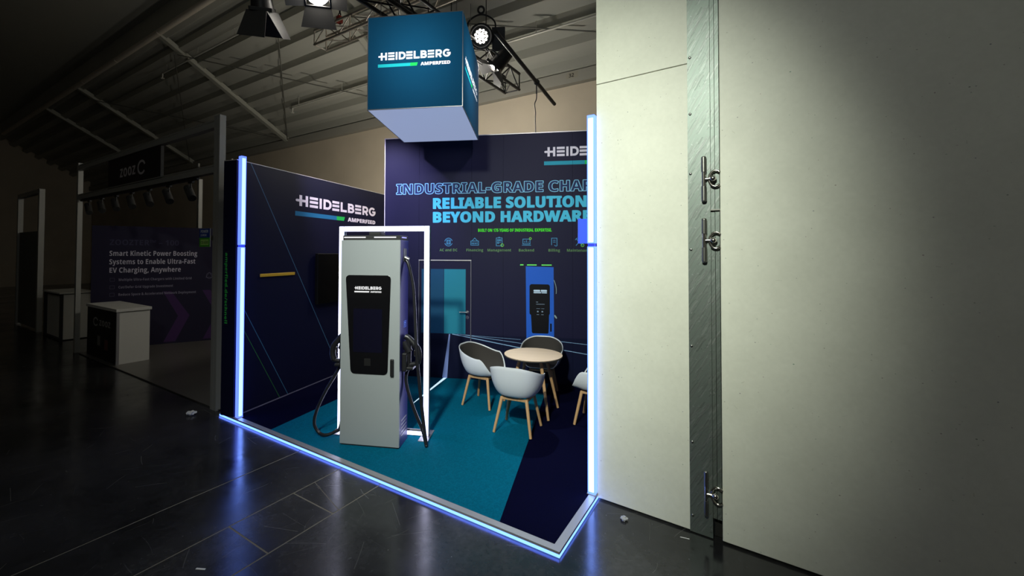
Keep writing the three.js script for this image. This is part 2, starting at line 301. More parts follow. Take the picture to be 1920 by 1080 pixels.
// ------------------------------------------------------------ hall gate
{
  const d = put(struct('door_2', 'cream hall gate leaf with galvanised steel edge strip'), FG, 0, 0, 0);
  mesh('lower_panel', wallUV(rbox(0, 0.664, 0.012, 3.262, -0.09, 0, 0.004)), M.gate, d);
  mesh('upper_panel', wallUV(rbox(0, 0.664, 3.266, 4.6, -0.09, 0.003, 0.004)), M.gate, d);
  mesh('edge_strip', wallUV(box(0.655, 0.795, 0.008, 4.6, -0.06, 0.004)), M.galv, d);
  mesh('edge_fold', wallUV(box(0.775, 0.795, 0.05, 4.6, 0.004, 0.012)), M.galv, d);
  mesh('backing_strip', wallUV(box(0.795, 0.818, 0.14, 4.6, -0.05, -0.006)), M.galv, d);
  mesh('backing_strip', wallUV(box(0.821, 0.846, 0.14, 4.6, -0.05, -0.004)), M.galv, d);
  mesh('seam_gap', box(0.8, 0.848, 0.004, 4.6, -0.085, -0.051), M.slot, d);
  mesh('joint_plate', box(0.79, 0.85, 2.215, 2.225, -0.01, 0.012), M.steelDark, d);
  for (const y of [0.12, 0.62, 1.28, 1.95, 2.48, 2.9, 3.3]) mesh('screw', new THREE.SphereGeometry(0.009, 10, 6).scale(1, 1, 0.5).translate(0.672, y, 0.006), M.steelDark, d);
  for (const [y0, y1, r] of [[2.284, 2.579, 0.016], [1.869, 2.155, 0.016], [0.161, 0.446, 0.013]]) {
    const m = (y0 + y1) / 2, h3 = (y1 - y0) / 3;
    const b = mesh('hinge', [bar(V(0.757, y0, 0.024), V(0.757, y0 + h3, 0.024), r, r, 14), bar(V(0.757, y1 - h3, 0.024), V(0.757, y1, 0.024), r, r, 14)], M.steelDark, d);
    mesh('pin', bar(V(0.757, y0 + h3, 0.024), V(0.757, y1 - h3, 0.024), r * 0.82, r * 0.82, 14), M.chrome, b);
    for (const yy of [y0, y1]) b.add(mesh('cap', new THREE.SphereGeometry(r, 12, 8).scale(1, 0.7, 1).translate(0.757, yy, 0.024), M.steelDark));
    mesh('stem', bar(V(0.757, m, 0.024), V(0.805, m, 0.024), 0.01, 0.008), M.chrome, b);
    mesh('ball_bolt', new THREE.SphereGeometry(0.02, 16, 12).translate(0.812, m, 0.026), M.chrome, b);
    const arc = []; for (let k = 0; k <= 10; k++) { const t = Math.PI * (0.28 + 1.44 * k / 10); arc.push(V(0.826 + 0.038 * Math.cos(t), m + 0.054 * Math.sin(t), 0.014)); }
    mesh('bracket', tube(arc, 0.009, 24, 8), M.chrome, b);
  }
  const e = put(struct('door_3', 'smooth pale hall gate leaf beside the galvanised strip'), FG, 0, 0, 0);
  mesh('panel', wallUV(rbox(0.85, 3.4, 0.012, 4.6, -0.09, 0.004, 0.006)), M.gate, e);
}

// ------------------------------------------------------------ stand platform, carpet, edge light
const P = 0.041;
const clip = (poly, nx, ny, c) => { // keep nx*x + ny*y <= c
  const out = []; for (let i = 0; i < poly.length; i++) {
    const p = poly[i], q = poly[(i + 1) % poly.length], dp = nx * p[0] + ny * p[1] - c, dq = nx * q[0] + ny * q[1] - c;
    if (dp <= 0) out.push(p); if (dp * dq < 0) { const t = dp / (dp - dq); out.push([p[0] + (q[0] - p[0]) * t, p[1] + (q[1] - p[1]) * t]); }
  } return out;
};
{
  const s = put(thing('stand_platform', 'low stand platform with teal and navy carpet and glowing blue edge', 'platform'), F1, 0, 0, 0);
  const W = 4.197, base = [[-W, 0], [0, 0], [0, 5.6], [-5.2, 5.6]];
  const slab = (poly, y0, y1) => { const g = extrude(poly, y1 - y0); g.rotateX(-Math.PI / 2); g.translate(0, y0, 0); return g; };
  const inset = (d) => [[-W + d, d], [-d, d], [-d, 5.6], [-5.2 + d, 5.6]];
  mesh('base', slab(inset(0.02), 0, P - 0.006), M.blackMatt, s);
  // carpet band edges, given in the charger's frame
  const toF1 = (a, b) => F1.inv(F2.p(a, 0, b));
  const halfplane = (p, q) => { const nx = q[1] - p[1], ny = -(q[0] - p[0]); return [nx, ny, nx * p[0] + ny * p[1]]; };   // right-hand side of p->q is positive
  const R = halfplane(toF1(1.66, -0.925), toF1(1.862, 0.769)), Lh = halfplane(toF1(-0.866, 0.255), toF1(-0.608, 1.281));
  const inner = inset(0.055);
  const right = clip(inner, -R[0], -R[1], -R[2]), rest = clip(inner, R[0], R[1], R[2]);
  const left = clip(rest, Lh[0], Lh[1], Lh[2]), mid = clip(rest, -Lh[0], -Lh[1], -Lh[2]);
  mesh('teal_carpet', slab(mid, P - 0.006, P - 0.001), M.teal, s);
  mesh('navy_carpet', slab(left, P - 0.006, P - 0.0012), M.navy, s);
  mesh('navy_carpet', slab(right, P - 0.006, P - 0.0012), M.navy, s);
  const trim = (p) => mesh('edge_trim', p, M.alu, s);
  trim(slab([[-W, 0], [0, 0], [-0.055, 0.055], [-W + 0.055, 0.055]], 0.025, P)); trim(slab([[0, 0], [0, 5.6], [-0.055, 5.6], [-0.055, 0.055]], 0.025, P));
  const led = glow(0.42, 0.92, 3.6);
  mesh('edge_light', slab([[-W, 0], [0, 0], [-0.014, 0.014], [-W, 0.014]], 0.003, 0.021), led, s);
  mesh('edge_light', slab([[0, 0], [0, 5.6], [-0.014, 5.6], [-0.014, 0.014]], 0.003, 0.021), led, s);
  const lw = areaLamp(F1.p(-W / 2, 0.012, -0.006), F1.p(-W / 2, 0.012, -1), rgb(0.1, 0.16, 1), 5, W, 0.018);
  areaLamp(F1.p(0.006, 0.012, 2.0), F1.p(1, 0.012, 2.0), rgb(0.1, 0.2, 1), 5, 4, 0.018);
  // white line of light set into the carpet
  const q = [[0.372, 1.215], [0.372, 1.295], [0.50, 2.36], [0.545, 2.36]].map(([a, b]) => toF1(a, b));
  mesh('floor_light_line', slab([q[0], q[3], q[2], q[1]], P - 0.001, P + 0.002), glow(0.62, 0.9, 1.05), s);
}

// ------------------------------------------------------------ printed back wall with door
const PB = { W: 5.2, H: 3.684 };
const backPrint = canvasTex(2048, 1451, (x, w, h) => {
  const k = w / PB.W, X = (a) => a * k, Yy = (y) => h - y * k;
  x.fillStyle = 'rgb(21,21,50)'; x.fillRect(0, 0, w, h);
  x.fillStyle = 'rgb(6,12,42)'; x.fillRect(0, Yy(0.70), w, h);           // printed road below the horizon
  x.strokeStyle = 'rgba(150,190,225,0.9)'; x.lineWidth = 4; const line = (a, b, c, d, lw = 4) => { x.lineWidth = lw; x.beginPath(); x.moveTo(X(a), Yy(b)); x.lineTo(X(c), Yy(d)); x.stroke(); };
  line(1.08, 0.70, 2.12, 0.53, 5); line(1.2, 0.70, 2.12, 0.6, 3); line(2.58, 0.655, 5, 0.46, 3); line(2.58, 0.545, 5, 0.2, 4); line(1.15, 0.70, 2.1, 0.655, 2);
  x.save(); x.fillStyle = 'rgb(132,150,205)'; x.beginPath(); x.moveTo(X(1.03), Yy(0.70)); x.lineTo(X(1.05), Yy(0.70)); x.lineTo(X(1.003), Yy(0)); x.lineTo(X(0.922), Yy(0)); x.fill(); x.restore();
  // headline
  fitText(x, 'INDUSTRIAL-GRADE CHARGING', X(0.191), Yy(2.815), X(2.78), 0.149 * k, { measure: 'INDUSTRIAL-GRADE CHA', stroke: 'rgb(130,200,232)', lw: 9 });
  fitText(x, 'INDUSTRIAL-GRADE CHARGING', X(0.191), Yy(2.815), X(2.78), 0.149 * k, { measure: 'INDUSTRIAL-GRADE CHA', fill: 'rgb(30,44,86)' });
  fitText(x, 'RELIABLE SOLUTIONS', X(0.76), Yy(2.588), X(2.29), 0.152 * k, { measure: 'RELIABLE SOLUTION', fill: 'rgb(74,192,226)', stroke: 'rgb(74,192,226)', lw: 7 });
  fitText(x, 'BEYOND HARDWARE', X(0.76), Yy(2.38), X(2.21), 0.15 * k, { measure: 'BEYOND HARDWAR', fill: 'rgb(74,192,226)', stroke: 'rgb(74,192,226)', lw: 7 });
  fitText(x, 'BUILT ON 175 YEARS OF INDUSTRIAL EXPERTISE.', X(1.464), Yy(2.232), X(1.085), 0.042 * k, { fill: 'rgb(70,235,40)', stroke: 'rgb(70,235,40)', lw: 4 });
  logo(x, X(2.435), Yy(3.46), X(1.28), { ink: 'rgb(236,232,240)' });
  // six line icons with captions
  const ic = [[1.018, 'AC and DC'], [1.417, 'Financing'], [1.783, 'Management'], [2.182, 'Backend'], [2.579, 'Billing'], [2.932, 'Maintenance']];
  ic.forEach(([a, t], i) => {
    x.save(); x.translate(X(a), Yy(2.078)); x.strokeStyle = 'rgb(70,150,195)'; x.lineWidth = 3.4; const r = 23; x.beginPath();
    if (i === 0) { x.arc(0, 0, r, 0.3, 2.9); x.moveTo(-r, -4); x.arc(0, 0, r, 3.4, 6.0); x.rect(-11, -12, 22, 24); x.moveTo(-4, -12); x.lineTo(-4, 12); x.moveTo(5, -12); x.lineTo(5, 12); }
    if (i === 1) { x.rect(-r, -6, 2 * r, 24); x.moveTo(-r + 6, -6); x.lineTo(0, -24); x.lineTo(r - 6, -6); }
    if (i === 2) { x.rect(-17, -24, 34, 46); x.rect(-10, -15, 8, 8); x.rect(2, -15, 8, 8); x.rect(-10, 0, 8, 8); x.moveTo(2, 2); x.lineTo(10, 2); x.moveTo(-6, -28); x.lineTo(6, -28); }
    if (i === 3) { x.rect(-20, -17, 40, 28); x.moveTo(-26, 18); x.lineTo(26, 18); x.moveTo(-10, 4); x.lineTo(-10, -6); x.moveTo(0, 4); x.lineTo(0, -10); x.moveTo(10, 4); x.lineTo(10, -2); }
    if (i === 4) { x.moveTo(-14, 18); x.lineTo(-14, -22); x.lineTo(16, -22); x.lineTo(16, 14); x.arc(10, 16, 7, 0, 3.1); x.moveTo(-6, -10); x.lineTo(8, -10); x.moveTo(-6, 0); x.lineTo(8, 0); }
    if (i === 5) { x.moveTo(-18, 20); x.lineTo(18, -20); x.moveTo(-18, -20); x.lineTo(18, 20); x.moveTo(-22, -12); x.lineTo(-10, -24); x.moveTo(12, -24); x.lineTo(22, -14); }
    x.stroke(); x.strokeStyle = 'rgb(120,215,60)'; x.beginPath(); if (i === 2 || i === 5) x.arc(18, 18, 8, 0, 7); if (i === 3) x.arc(22, -20, 6, 0, 7); x.stroke();
    if (i === 1) { x.fillStyle = 'rgb(70,150,195)'; x.font = 'bold 15px sans-serif'; x.textAlign = 'center'; x.fillText('RENT', 0, 12); }
    x.fillStyle = 'rgb(96,140,84)'; x.font = 'bold 22px sans-serif'; x.textAlign = 'center'; x.fillText(t, 0, 55); x.restore();
  });
  // printed blue charging column with green light bars
  x.save(); x.fillStyle = 'rgb(120,255,110)';
  for (const [a, b] of [[2.09, 2.14], [2.19, 2.33], [2.40, 2.545]]) x.fillRect(X(a), Yy(1.752), X(b - a), 6); x.restore();
  x.fillStyle = 'rgb(34,92,196)'; x.beginPath(); x.moveTo(X(2.172), Yy(1.725)); x.lineTo(X(2.572), Yy(1.715)); x.lineTo(X(2.582), Yy(0.35)); x.lineTo(X(2.186), Yy(0.36)); x.fill();
  x.fillStyle = 'rgb(4,5,12)'; x.beginPath(); x.roundRect(X(2.228), Yy(1.465), X(0.29), X(0.45), 14); x.fill(); x.beginPath(); x.moveTo(X(2.23), Yy(1.40)); x.lineTo(X(2.518), Yy(1.40)); x.lineTo(X(2.50), Yy(0.77)); x.lineTo(X(2.49), Yy(0.755)); x.lineTo(X(2.275), Yy(0.755)); x.lineTo(X(2.262), Yy(0.77)); x.fill();
  x.fillStyle = 'rgb(190,215,235)'; x.beginPath(); x.roundRect(X(2.285), Yy(1.385), X(0.095), 11, 4); x.roundRect(X(2.388), Yy(1.385), X(0.09), 11, 4); x.roundRect(X(2.285), Yy(1.352), X(0.11), 7, 3); x.roundRect(X(2.40), Yy(1.352), X(0.078), 7, 3); x.fill();
  x.fillStyle = 'rgb(130,150,170)'; x.fillRect(X(2.32), Yy(1.21), 12, 3); x.fillRect(X(2.32), Yy(1.18), X(0.125), 3); x.fillRect(X(2.325), Yy(1.115), X(0.055), 2); x.fillRect(X(2.395), Yy(1.115), X(0.045), 2);
  for (const a of [2.335, 2.40]) { x.fillRect(X(a), Yy(1.08), 9, 8); x.fillRect(X(a) - 2, Yy(1.03), 14, 3); }
  x.fillStyle = 'rgb(6,8,20)'; x.fillRect(X(2.522), Yy(0.90), 9, 45);
  x.strokeStyle = 'rgb(130,150,150)'; x.lineWidth = 4; x.beginPath(); x.moveTo(X(2.575), Yy(1.53)); x.quadraticCurveTo(X(2.62), Yy(1.43), X(2.607), Yy(1.33)); x.stroke(); x.fillStyle = 'rgb(140,160,160)'; x.beginPath(); x.ellipse(X(2.6), Yy(1.0), 5, 12, -0.6, 0, 7); x.fill();
  // teal panel on and beside the door
  x.fillStyle = 'rgb(20,70,104)'; x.fillRect(X(0.60), Yy(1.672), X(0.346), X(0.967));
  x.fillStyle = 'rgb(34,124,146)'; x.fillRect(X(0.952), Yy(1.672), X(0.33), X(0.967));
});
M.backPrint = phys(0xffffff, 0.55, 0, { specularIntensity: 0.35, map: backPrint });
M.edgeAlu = std(rgb(0.62, 0.6, 0.57), 0.4, 0.3);
const wallPanel = (x0, x1, y0, y1, z0, z1) => { const g = box(x0, x1, y0, y1, z0, z1); const p = g.attributes.position; for (let i = 0; i < p.count; i++) g.attributes.uv.setXY(i, p.getX(i) / PB.W, p.getY(i) / PB.H); return g; };
{
  const w = put(struct('wall_back', 'tall navy printed back wall of the stand with headline and icons'), FB, 0, 0, 0);
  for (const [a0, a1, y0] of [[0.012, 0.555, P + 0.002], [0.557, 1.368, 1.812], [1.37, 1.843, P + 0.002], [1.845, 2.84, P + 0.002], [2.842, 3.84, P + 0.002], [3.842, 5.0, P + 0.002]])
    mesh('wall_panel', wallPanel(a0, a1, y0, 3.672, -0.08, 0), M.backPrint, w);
  mesh('top_edge', box(0, 5.0, 3.672, 3.684, -0.08, 0.002), M.edgeAlu, w);
  mesh('side_edge', box(0, 0.012, P, 3.672, -0.08, 0.002), M.edgeAlu, w);
  const d = put(struct('door_1', 'navy and teal printed door in the back wall with steel handle'), FB, 0, 0, 0);
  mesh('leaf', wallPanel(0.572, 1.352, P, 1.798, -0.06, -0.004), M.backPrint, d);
  const fr = mesh('frame', [box(0.557, 0.567, P, 1.808, -0.08, 0.006), box(1.357, 1.367, P, 1.808, -0.08, 0.006)], std(rgb(0.16, 0.16, 0.19), 0.4, 0.4), d);
  mesh('lintel', box(0.557, 1.367, 1.798, 1.81, -0.08, 0.007), M.edgeAlu, d);
  const hd = mesh('handle', [bar(V(1.31, 1.035, 0), V(1.31, 1.035, 0.045), 0.009), bar(V(1.315, 1.035, 0.045), V(1.195, 1.035, 0.045), 0.009)], M.chrome, d);
  mesh('rose', bar(V(1.31, 1.035, -0.004), V(1.31, 1.035, 0.004), 0.025, 0.025, 16), M.chrome, hd); mesh('keyhole_rose', bar(V(1.31, 0.955, -0.004), V(1.31, 0.955, 0.004), 0.025, 0.025, 16), M.chrome, hd);
}
// ------------------------------------------------------------ printed side wall
const PL = { L: 3.5, H: 2.976 };
const sidePrint = canvasTex(2048, 1741, (x, w, h) => {           // canvas left edge = front end of the wall (depth -0.25)
  const k = w / PL.L, X = (b) => (b + 0.25) * k, Yy = (y) => h - y * k;
  x.fillStyle = 'rgb(14,16,44)'; x.fillRect(0, 0, w, h);
  const line = (c, lw, a, b, e, d) => { x.strokeStyle = c; x.lineWidth = lw; x.beginPath(); x.moveTo(X(a), Yy(b)); x.lineTo(X(e), Yy(d)); x.stroke(); };
  line('rgb(70,110,140)', 6, 0.12, 3.0, 1.7, 0.33); line('rgb(60,110,140)', 5, 0.0, 1.36, 0.80, 0); line('rgb(50,120,60)', 4, 0.0, 1.12, 0.66, 0);
  x.save(); x.translate(X(0.864), Yy(2.70)); x.scale(1, 0.72); logo(x, 0, 0, X(2.806) - X(0.864), { ink: 'rgb(250,240,246)', barFrom: 'rgb(40,124,170)' }); x.restore();
});
{
  const w = put(struct('wall_side', 'navy printed side wall of the stand with white lettering'), FL, 0, 0, 0);
  const g = box(-0.2, 0, P + 0.002, 2.976, -3.22, 0.06), p = g.attributes.position;
  for (let i = 0; i < p.count; i++) g.attributes.uv.setXY(i, (-p.getZ(i) + 0.25) / PL.L, p.getY(i) / PL.H);
  mesh('wall_panel', g, phys(0xffffff, 0.55, 0, { specularIntensity: 0.35, map: sidePrint }), w);
  mesh('top_edge', box(-0.2, 0.002, 2.976, 2.984, -3.22, 0.062), M.edgeAlu, w);
  const t = canvasTex(512, 64, (x) => { x.fillStyle = 'rgb(14,16,44)'; x.fillRect(0, 0, 512, 64); fitText(x, 'amperfied.de/schnell', 10, 46, 490, 34, { fill: 'rgb(50,190,70)' }); });
  const pg = new THREE.PlaneGeometry(0.86, 0.075); pg.rotateZ(-Math.PI / 2); pg.translate(-0.14, 1.5, 0.0625);
  mesh('web_address', pg, std(0xffffff, 0.5, 0, { map: t }), w);
  mesh('skirting', box(0, 0.004, P, P + 0.012, -3.2, 0.0), std(rgb(0.16, 0.15, 0.22), 0.5), w);
  // screen and accent bar hanging on it
  const tv = put(thing('television', 'black flat television hanging on the navy side wall', 'television'), FL, 0, 0, 0);
  mesh('housing', rbox(0.012, 0.06, 1.17, 1.90, -2.42, -1.25, 0.008), phys(rgb(0.004, 0.004, 0.004), 0.6, 0, { specularIntensity: 0.3 }), tv); mesh('screen', box(0.06, 0.062, 1.185, 1.885, -2.41, -1.262), phys(rgb(0.002, 0.002, 0.002), 0.35, 0, { specularIntensity: 0.2 }), tv);
  mesh('wall_mount', box(0, 0.014, 1.4, 1.7, -2.0, -1.7), M.blackMatt, tv);
  const ab = single('accent_bar', rbox(0, 0.014, 1.612, 1.652, -0.86, -0.285, 0.006), std(rgb(0.62, 0.36, 0.02), 0.5), 'thin yellow horizontal bar on the navy side wall', 'bar'); put(ab, FL, 0, 0, 0);
}

// ------------------------------------------------------------ light posts
function lightPost(F, a, b, side, core, label, lightColor, power, hs) {
  const s = 0.06, o = put(thing('light_post', label, 'light post', 'glowing light posts'), F, a, P + 0.002, b);
  const H = 2.975, mid = 1.985 - P, h = s / 2;
  const hb = mesh('housing', [rbox(-h, h, 0, mid - 0.012, -h, h, 0.004), rbox(-h, h, mid + 0.012, H, -h, h, 0.004)], hs, o);
  mesh('collar', rbox(-h + 0.003, h - 0.003, mid - 0.012, mid + 0.012, -h + 0.003, h - 0.003, 0.003), glow(0.03, 0.06, 0.9), o);
  const c = (y0, y1) => side ? rbox(h - 0.01, h + 0.004, y0, y1, -h + 0.009, h - 0.009, 0.006) : rbox(-h + 0.009, h - 0.009, y0, y1, h - 0.01, h + 0.004, 0.006);
  mesh('tube', c(0.02, mid - 0.02), core, o); mesh('tube', c(mid + 0.02, H - 0.025), core, o);
  mesh('foot_plate', box(-h - 0.004, h + 0.004, -0.002, 0.003, -h - 0.004, h + 0.004), M.alu, o);
  const pos = side ? F.p(a + h + 0.008, P + H / 2, b) : F.p(a, P + H / 2, b - h - 0.008);
  areaLamp(pos, side ? F.p(a + 3, P + H / 2, b) : F.p(a, P + H / 2, b - 3), lightColor, power, 0.05, H);
  return o;
}
lightPost(F1, -3.855, 0.045, true, glow(0.7, 1.3, 5.5), 'tall glowing light post at the end of the navy side wall', rgb(0.2, 0.36, 1), 4, glow(0.2, 0.36, 2.4));
lightPost(F1, -0.037, 0.775, false, glow(1.25, 2.1, 7), 'tall glowing light post against the edge of the cream gate', rgb(0.2, 0.36, 1), 3, glow(0.3, 0.6, 2.4));

// ------------------------------------------------------------ charging column
{
  const o = put(thing('charging_station', 'light grey electric charging column with black glass front and two cables', 'charger'), F2, 0, P, 0);
  M.body = std(rgb(0.045, 0.042, 0.2), 0.4, 0.2); M.panel = std(rgb(0.3, 0.325, 0.33), 0.42, 0.1);
  mesh('body', rbox(0.008, 0.606, 0.0, 2.0, -0.262, -0.024, 0.004), M.body, o);
  mesh('front_panel', rbox(0, 0.606, 0.012, 2.0, -0.024, 0, 0.004), M.panel, o);
  const top = mesh('top_band', rbox(0.012, 0.602, 2.0, 2.046, -0.262, -0.01, 0.004), M.blackMatt, o);
  for (const [a, b] of [[0.026, 0.248], [0.338, 0.56]]) mesh('light_bar', box(a, b, 2.022, 2.032, -0.012, -0.006), glow(1.5, 1.5, 1.6), top);
  mesh('light_bar', box(0.6, 0.605, 2.022, 2.032, -0.2, -0.06), glow(0.5, 0.5, 1.4), top);
  mesh('hood', rbox(0.26, 0.38, 2.046, 2.085, -0.2, -0.06, 0.01), M.blackMatt, o);
  const gs = roundPoly([[0.112, 0.70], [0.486, 0.70], [0.514, 1.655], [0.052, 1.655]].map(([x, y]) => [x, y]), 0.045);
  const gg = new THREE.ExtrudeGeometry(gs, { depth: 0.004, bevelEnabled: true, bevelSize: 0.002, bevelThickness: 0.002, bevelSegments: 2 }); gg.translate(0, 0, -0.001);
  const glass = mesh('front_glass', gg, phys(rgb(0.004, 0.004, 0.005), 0.12, 0, { clearcoat: 1, clearcoatRoughness: 0.05 }), o);
  const lt = canvasTex(512, 128, (x) => { x.fillStyle = 'rgb(2,2,3)'; x.fillRect(0, 0, 512, 128); logo(x, 6, 6, 500, { barFrom: '#fff', barTo: '#fff' }); });
  mesh('lettering', new THREE.PlaneGeometry(0.285, 0.071).translate(0.283, 1.515, 0.0062), new THREE.MeshStandardMaterial({ color: 0x000000, roughness: 0.4, emissive: 0xffffff, emissiveMap: lt, emissiveIntensity: 1.0 }), glass);
  mesh('screen', box(0.135, 0.43, 0.91, 1.33, 0.0048, 0.0062), phys(rgb(0.004, 0.004, 0.012), 0.08, 0, { clearcoat: 1 }), glass);
  mesh('card_reader', rbox(0.25, 0.315, 0.78, 0.85, 0.004, 0.0075, 0.003), std(rgb(0.012, 0.012, 0.012), 0.3), glass);
  mesh('door_handle', rbox(0.517, 0.553, 0.69, 0.855, -0.002, 0.022, 0.008), M.black, o);
  for (let k = 0; k < 5; k++) mesh('vent_slat', box(0.604, 0.609, 0.10 + k * 0.035, 0.112 + k * 0.035, -0.22, -0.06), M.alu, o);
  mesh('plinth', box(0.02, 0.59, 0, 0.014, -0.25, -0.01), M.blackMatt, o);
  const stk = canvasTex(64, 64, (x) => { x.fillStyle = 'rgb(40,70,170)'; x.fillRect(0, 0, 64, 64); x.strokeStyle = 'rgb(110,150,240)'; x.lineWidth = 5; x.strokeRect(6, 6, 52, 52); x.fillStyle = 'rgb(130,170,250)'; x.fillRect(18, 16, 28, 12); x.fillRect(18, 36, 16, 10); });
  mesh('sticker', new THREE.PlaneGeometry(0.09, 0.07).rotateY(Math.PI / 2).translate(0.6075, 1.17, -0.16), std(0xffffff, 0.5, 0, { map: stk }), o);
  // cable outlets, holsters, plugs, cables on both sides
  const side = (s) => {
    const X = s > 0 ? 0.606 : 0.008, e = (d) => X + s * d;
    const bxx = (d0, d1, ...r) => rbox(Math.min(e(d0), e(d1)), Math.max(e(d0), e(d1)), ...r);
    mesh('cable_outlet', [bxx(0, 0.006, 1.79, 1.92, -0.19, -0.10, 0.004), bar(V(e(0), 1.83, -0.14), V(e(0.045), 1.81, -0.14), 0.022, 0.018, 12)], M.steelDark, o);
    const hz = -0.13;
    const hol = mesh('holster', [bxx(0, 0.05, 0.72, 0.90, hz - 0.07, hz + 0.07, 0.012), bxx(0.02, 0.11, 0.735, 0.765, hz - 0.06, hz + 0.06, 0.01)], M.black, o);
    // pistol plug: nose goes into the holster, handle rises and bends back down
    const hd = [V(e(0.015), 1.05, hz), V(e(0.05), 1.035, hz), V(e(0.10), 0.985, hz), V(e(0.145), 0.925, hz), V(e(0.155), 0.85, hz), V(e(0.14), 0.79, hz)];
    const plug = mesh('charging_plug', [tube(hd, 0.03, 30, 12), bar(V(e(0.0), 1.0, hz), V(e(0.06), 0.90, hz), 0.042, 0.036, 14), bar(V(e(0.05), 1.02, hz), V(e(0.05), 0.76, hz), 0.03, 0.026, 12), bar(V(e(0.05), 0.775, hz), V(e(0.15), 0.79, hz), 0.022, 0.022, 12)], M.rubber, o);
    mesh('trigger', bxx(0.105, 0.118, 0.86, 0.92, hz - 0.01, hz + 0.01, 0.004), M.chrome, plug);
  };
  side(1); side(-1);
  const cz = -0.13;
  mesh('cable', tube([V(0.62, 1.81, -0.14), V(0.655, 1.74, cz), V(0.70, 1.52, cz), V(0.722, 1.22, cz + 0.01), V(0.745, 0.91, cz + 0.03), V(0.776, 0.6, cz + 0.03), V(0.812, 0.29, cz + 0.03), V(0.85, 0.05, cz + 0.05), V(0.858, 0.018, cz + 0.06), V(0.842, 0.04, cz + 0.03), V(0.80, 0.15, cz), V(0.74, 0.28, cz), V(0.67, 0.46, cz), V(0.63, 0.63, cz), V(0.655, 0.76, cz)], 0.0165, 200, 10), M.rubber, o);
  mesh('cable', tube([V(-0.01, 1.81, -0.14), V(-0.04, 1.70, -0.15), V(-0.035, 1.3, -0.18), V(-0.035, 0.9, -0.2), V(-0.05, 0.5, -0.2), V(-0.06, 0.13, -0.15), V(-0.12, 0.06, cz), V(-0.21, 0.03, cz + 0.02), V(-0.29, 0.045, cz), V(-0.34, 0.13, cz), V(-0.314, 0.265, cz), V(-0.222, 0.46, cz), V(-0.12, 0.63, cz), V(-0.06, 0.74, cz)], 0.0165, 200, 10), M.rubber, o);
}
{ // glowing portal frame behind the charger
  const o = put(thing('light_portal', 'glowing white rectangular light frame standing behind the charging column', 'light frame'), F2, 0, P, 0.32);
  const a0 = -0.18, a1 = 0.812, H = 2.155, wd = 0.056, dp = 0.05, L = glow(2.3, 2.4, 3.6), fr = M.alu;
  const parts = [['upright', a0, a0 + wd, 0.006, H], ['upright', a1 - wd, a1, 0.006, H], ['top_bar', a0 + wd, a1 - wd, H - wd, H], ['bottom_bar', a0 + wd, a1 - wd, 0.01, 0.05]];
  for (const [n, x0, x1, y0, y1] of parts) { const m = mesh(n, box(x0, x1, y0, y1, -dp, 0), fr, o); mesh('diffuser', rbox(x0 + 0.003, x1 - 0.003, y0 + (n === 'upright' ? 0.003 : 0.002), y1 - 0.002, 0, 0.012, 0.004), L, m); mesh('diffuser', rbox(x0 + 0.003, x1 - 0.003, y0 + 0.003, y1 - 0.002, -dp - 0.01, -dp, 0.004), L, m); }
  for (const x of [a0 + wd / 2, a1 - wd / 2]) mesh('foot', box(x - 0.05, x + 0.05, 0, 0.006, -0.16, 0.12), M.alu, o);
  areaLamp(F2.p((a0 + a1) / 2, P + H - 0.03, 0.30), F2.p((a0 + a1) / 2, P + H - 0.03, -3), rgb(0.8, 0.78, 1), 5, a1 - a0, wd);
  for (const x of [a0, a1 - wd]) areaLamp(F2.p(x + wd / 2, P + H / 2, 0.30), F2.p(x + wd / 2, P + H / 2, -3), rgb(0.75, 0.75, 1), 4, wd, H);
}

// ------------------------------------------------------------ chairs and table
function shellGeo(off, rimDrop) {                      // tub surface, front = +z; off = inward offset, rimDrop = lowers the rim
  const A = 72, B = 26, pos = [], idx = [], uv = [];
  const sm = (a, b, x) => { const t = Math.max(0, Math.min(1, (x - a) / (b - a))); return t * t * (3 - 2 * t); };
  for (let i = 0; i <= A; i++) {
    const ph = i / A * Math.PI * 2, c = Math.abs(ph > Math.PI ? 2 * Math.PI - ph : ph);           // 0 front, pi back
    const rim = 0.405 + 0.20 * sm(0.5, 1.25, c) + 0.115 * sm(1.3, 2.9, c) - rimDrop, wide = 0.265 - off, deep = (c < Math.PI / 2 ? 0.235 : 0.255) - off;
    for (let j = 0; j <= B; j++) {
      const v = j / B, seat = 0.375 + off;
      const rad = v < 0.45 ? v / 0.45 * 0.72 : 0.72 + 0.28 * Math.sin((v - 0.45) / 0.55 * Math.PI / 2);
      const lift = v < 0.35 ? 0 : Math.pow((v - 0.35) / 0.65, 1.9);
      const flare = 1 + 0.06 * lift * (c > 0.6 ? 1 : 0.4), sx = Math.sin(ph), cz = Math.cos(ph), sq = 1 / Math.pow(Math.pow(Math.abs(sx), 2.6) + Math.pow(Math.abs(cz), 2.6), 1 / 2.6);
      pos.push(sx * sq * wide * rad * flare, seat + (rim - seat) * lift + 0.012 * Math.pow(rad, 2) * (1 - lift), cz * sq * deep * rad * flare - (c > 1.57 ? 0.03 * lift * Math.max(0, -cz) : 0)); uv.push(i / A, v);
    }
  }
  for (let i = 0; i < A; i++) for (let j = 0; j < B; j++) { const a = i * (B + 1) + j, b = a + B + 1; idx.push(a, a + 1, b, b, a + 1, b + 1); }
  return { pos, idx, uv, A, B };
}
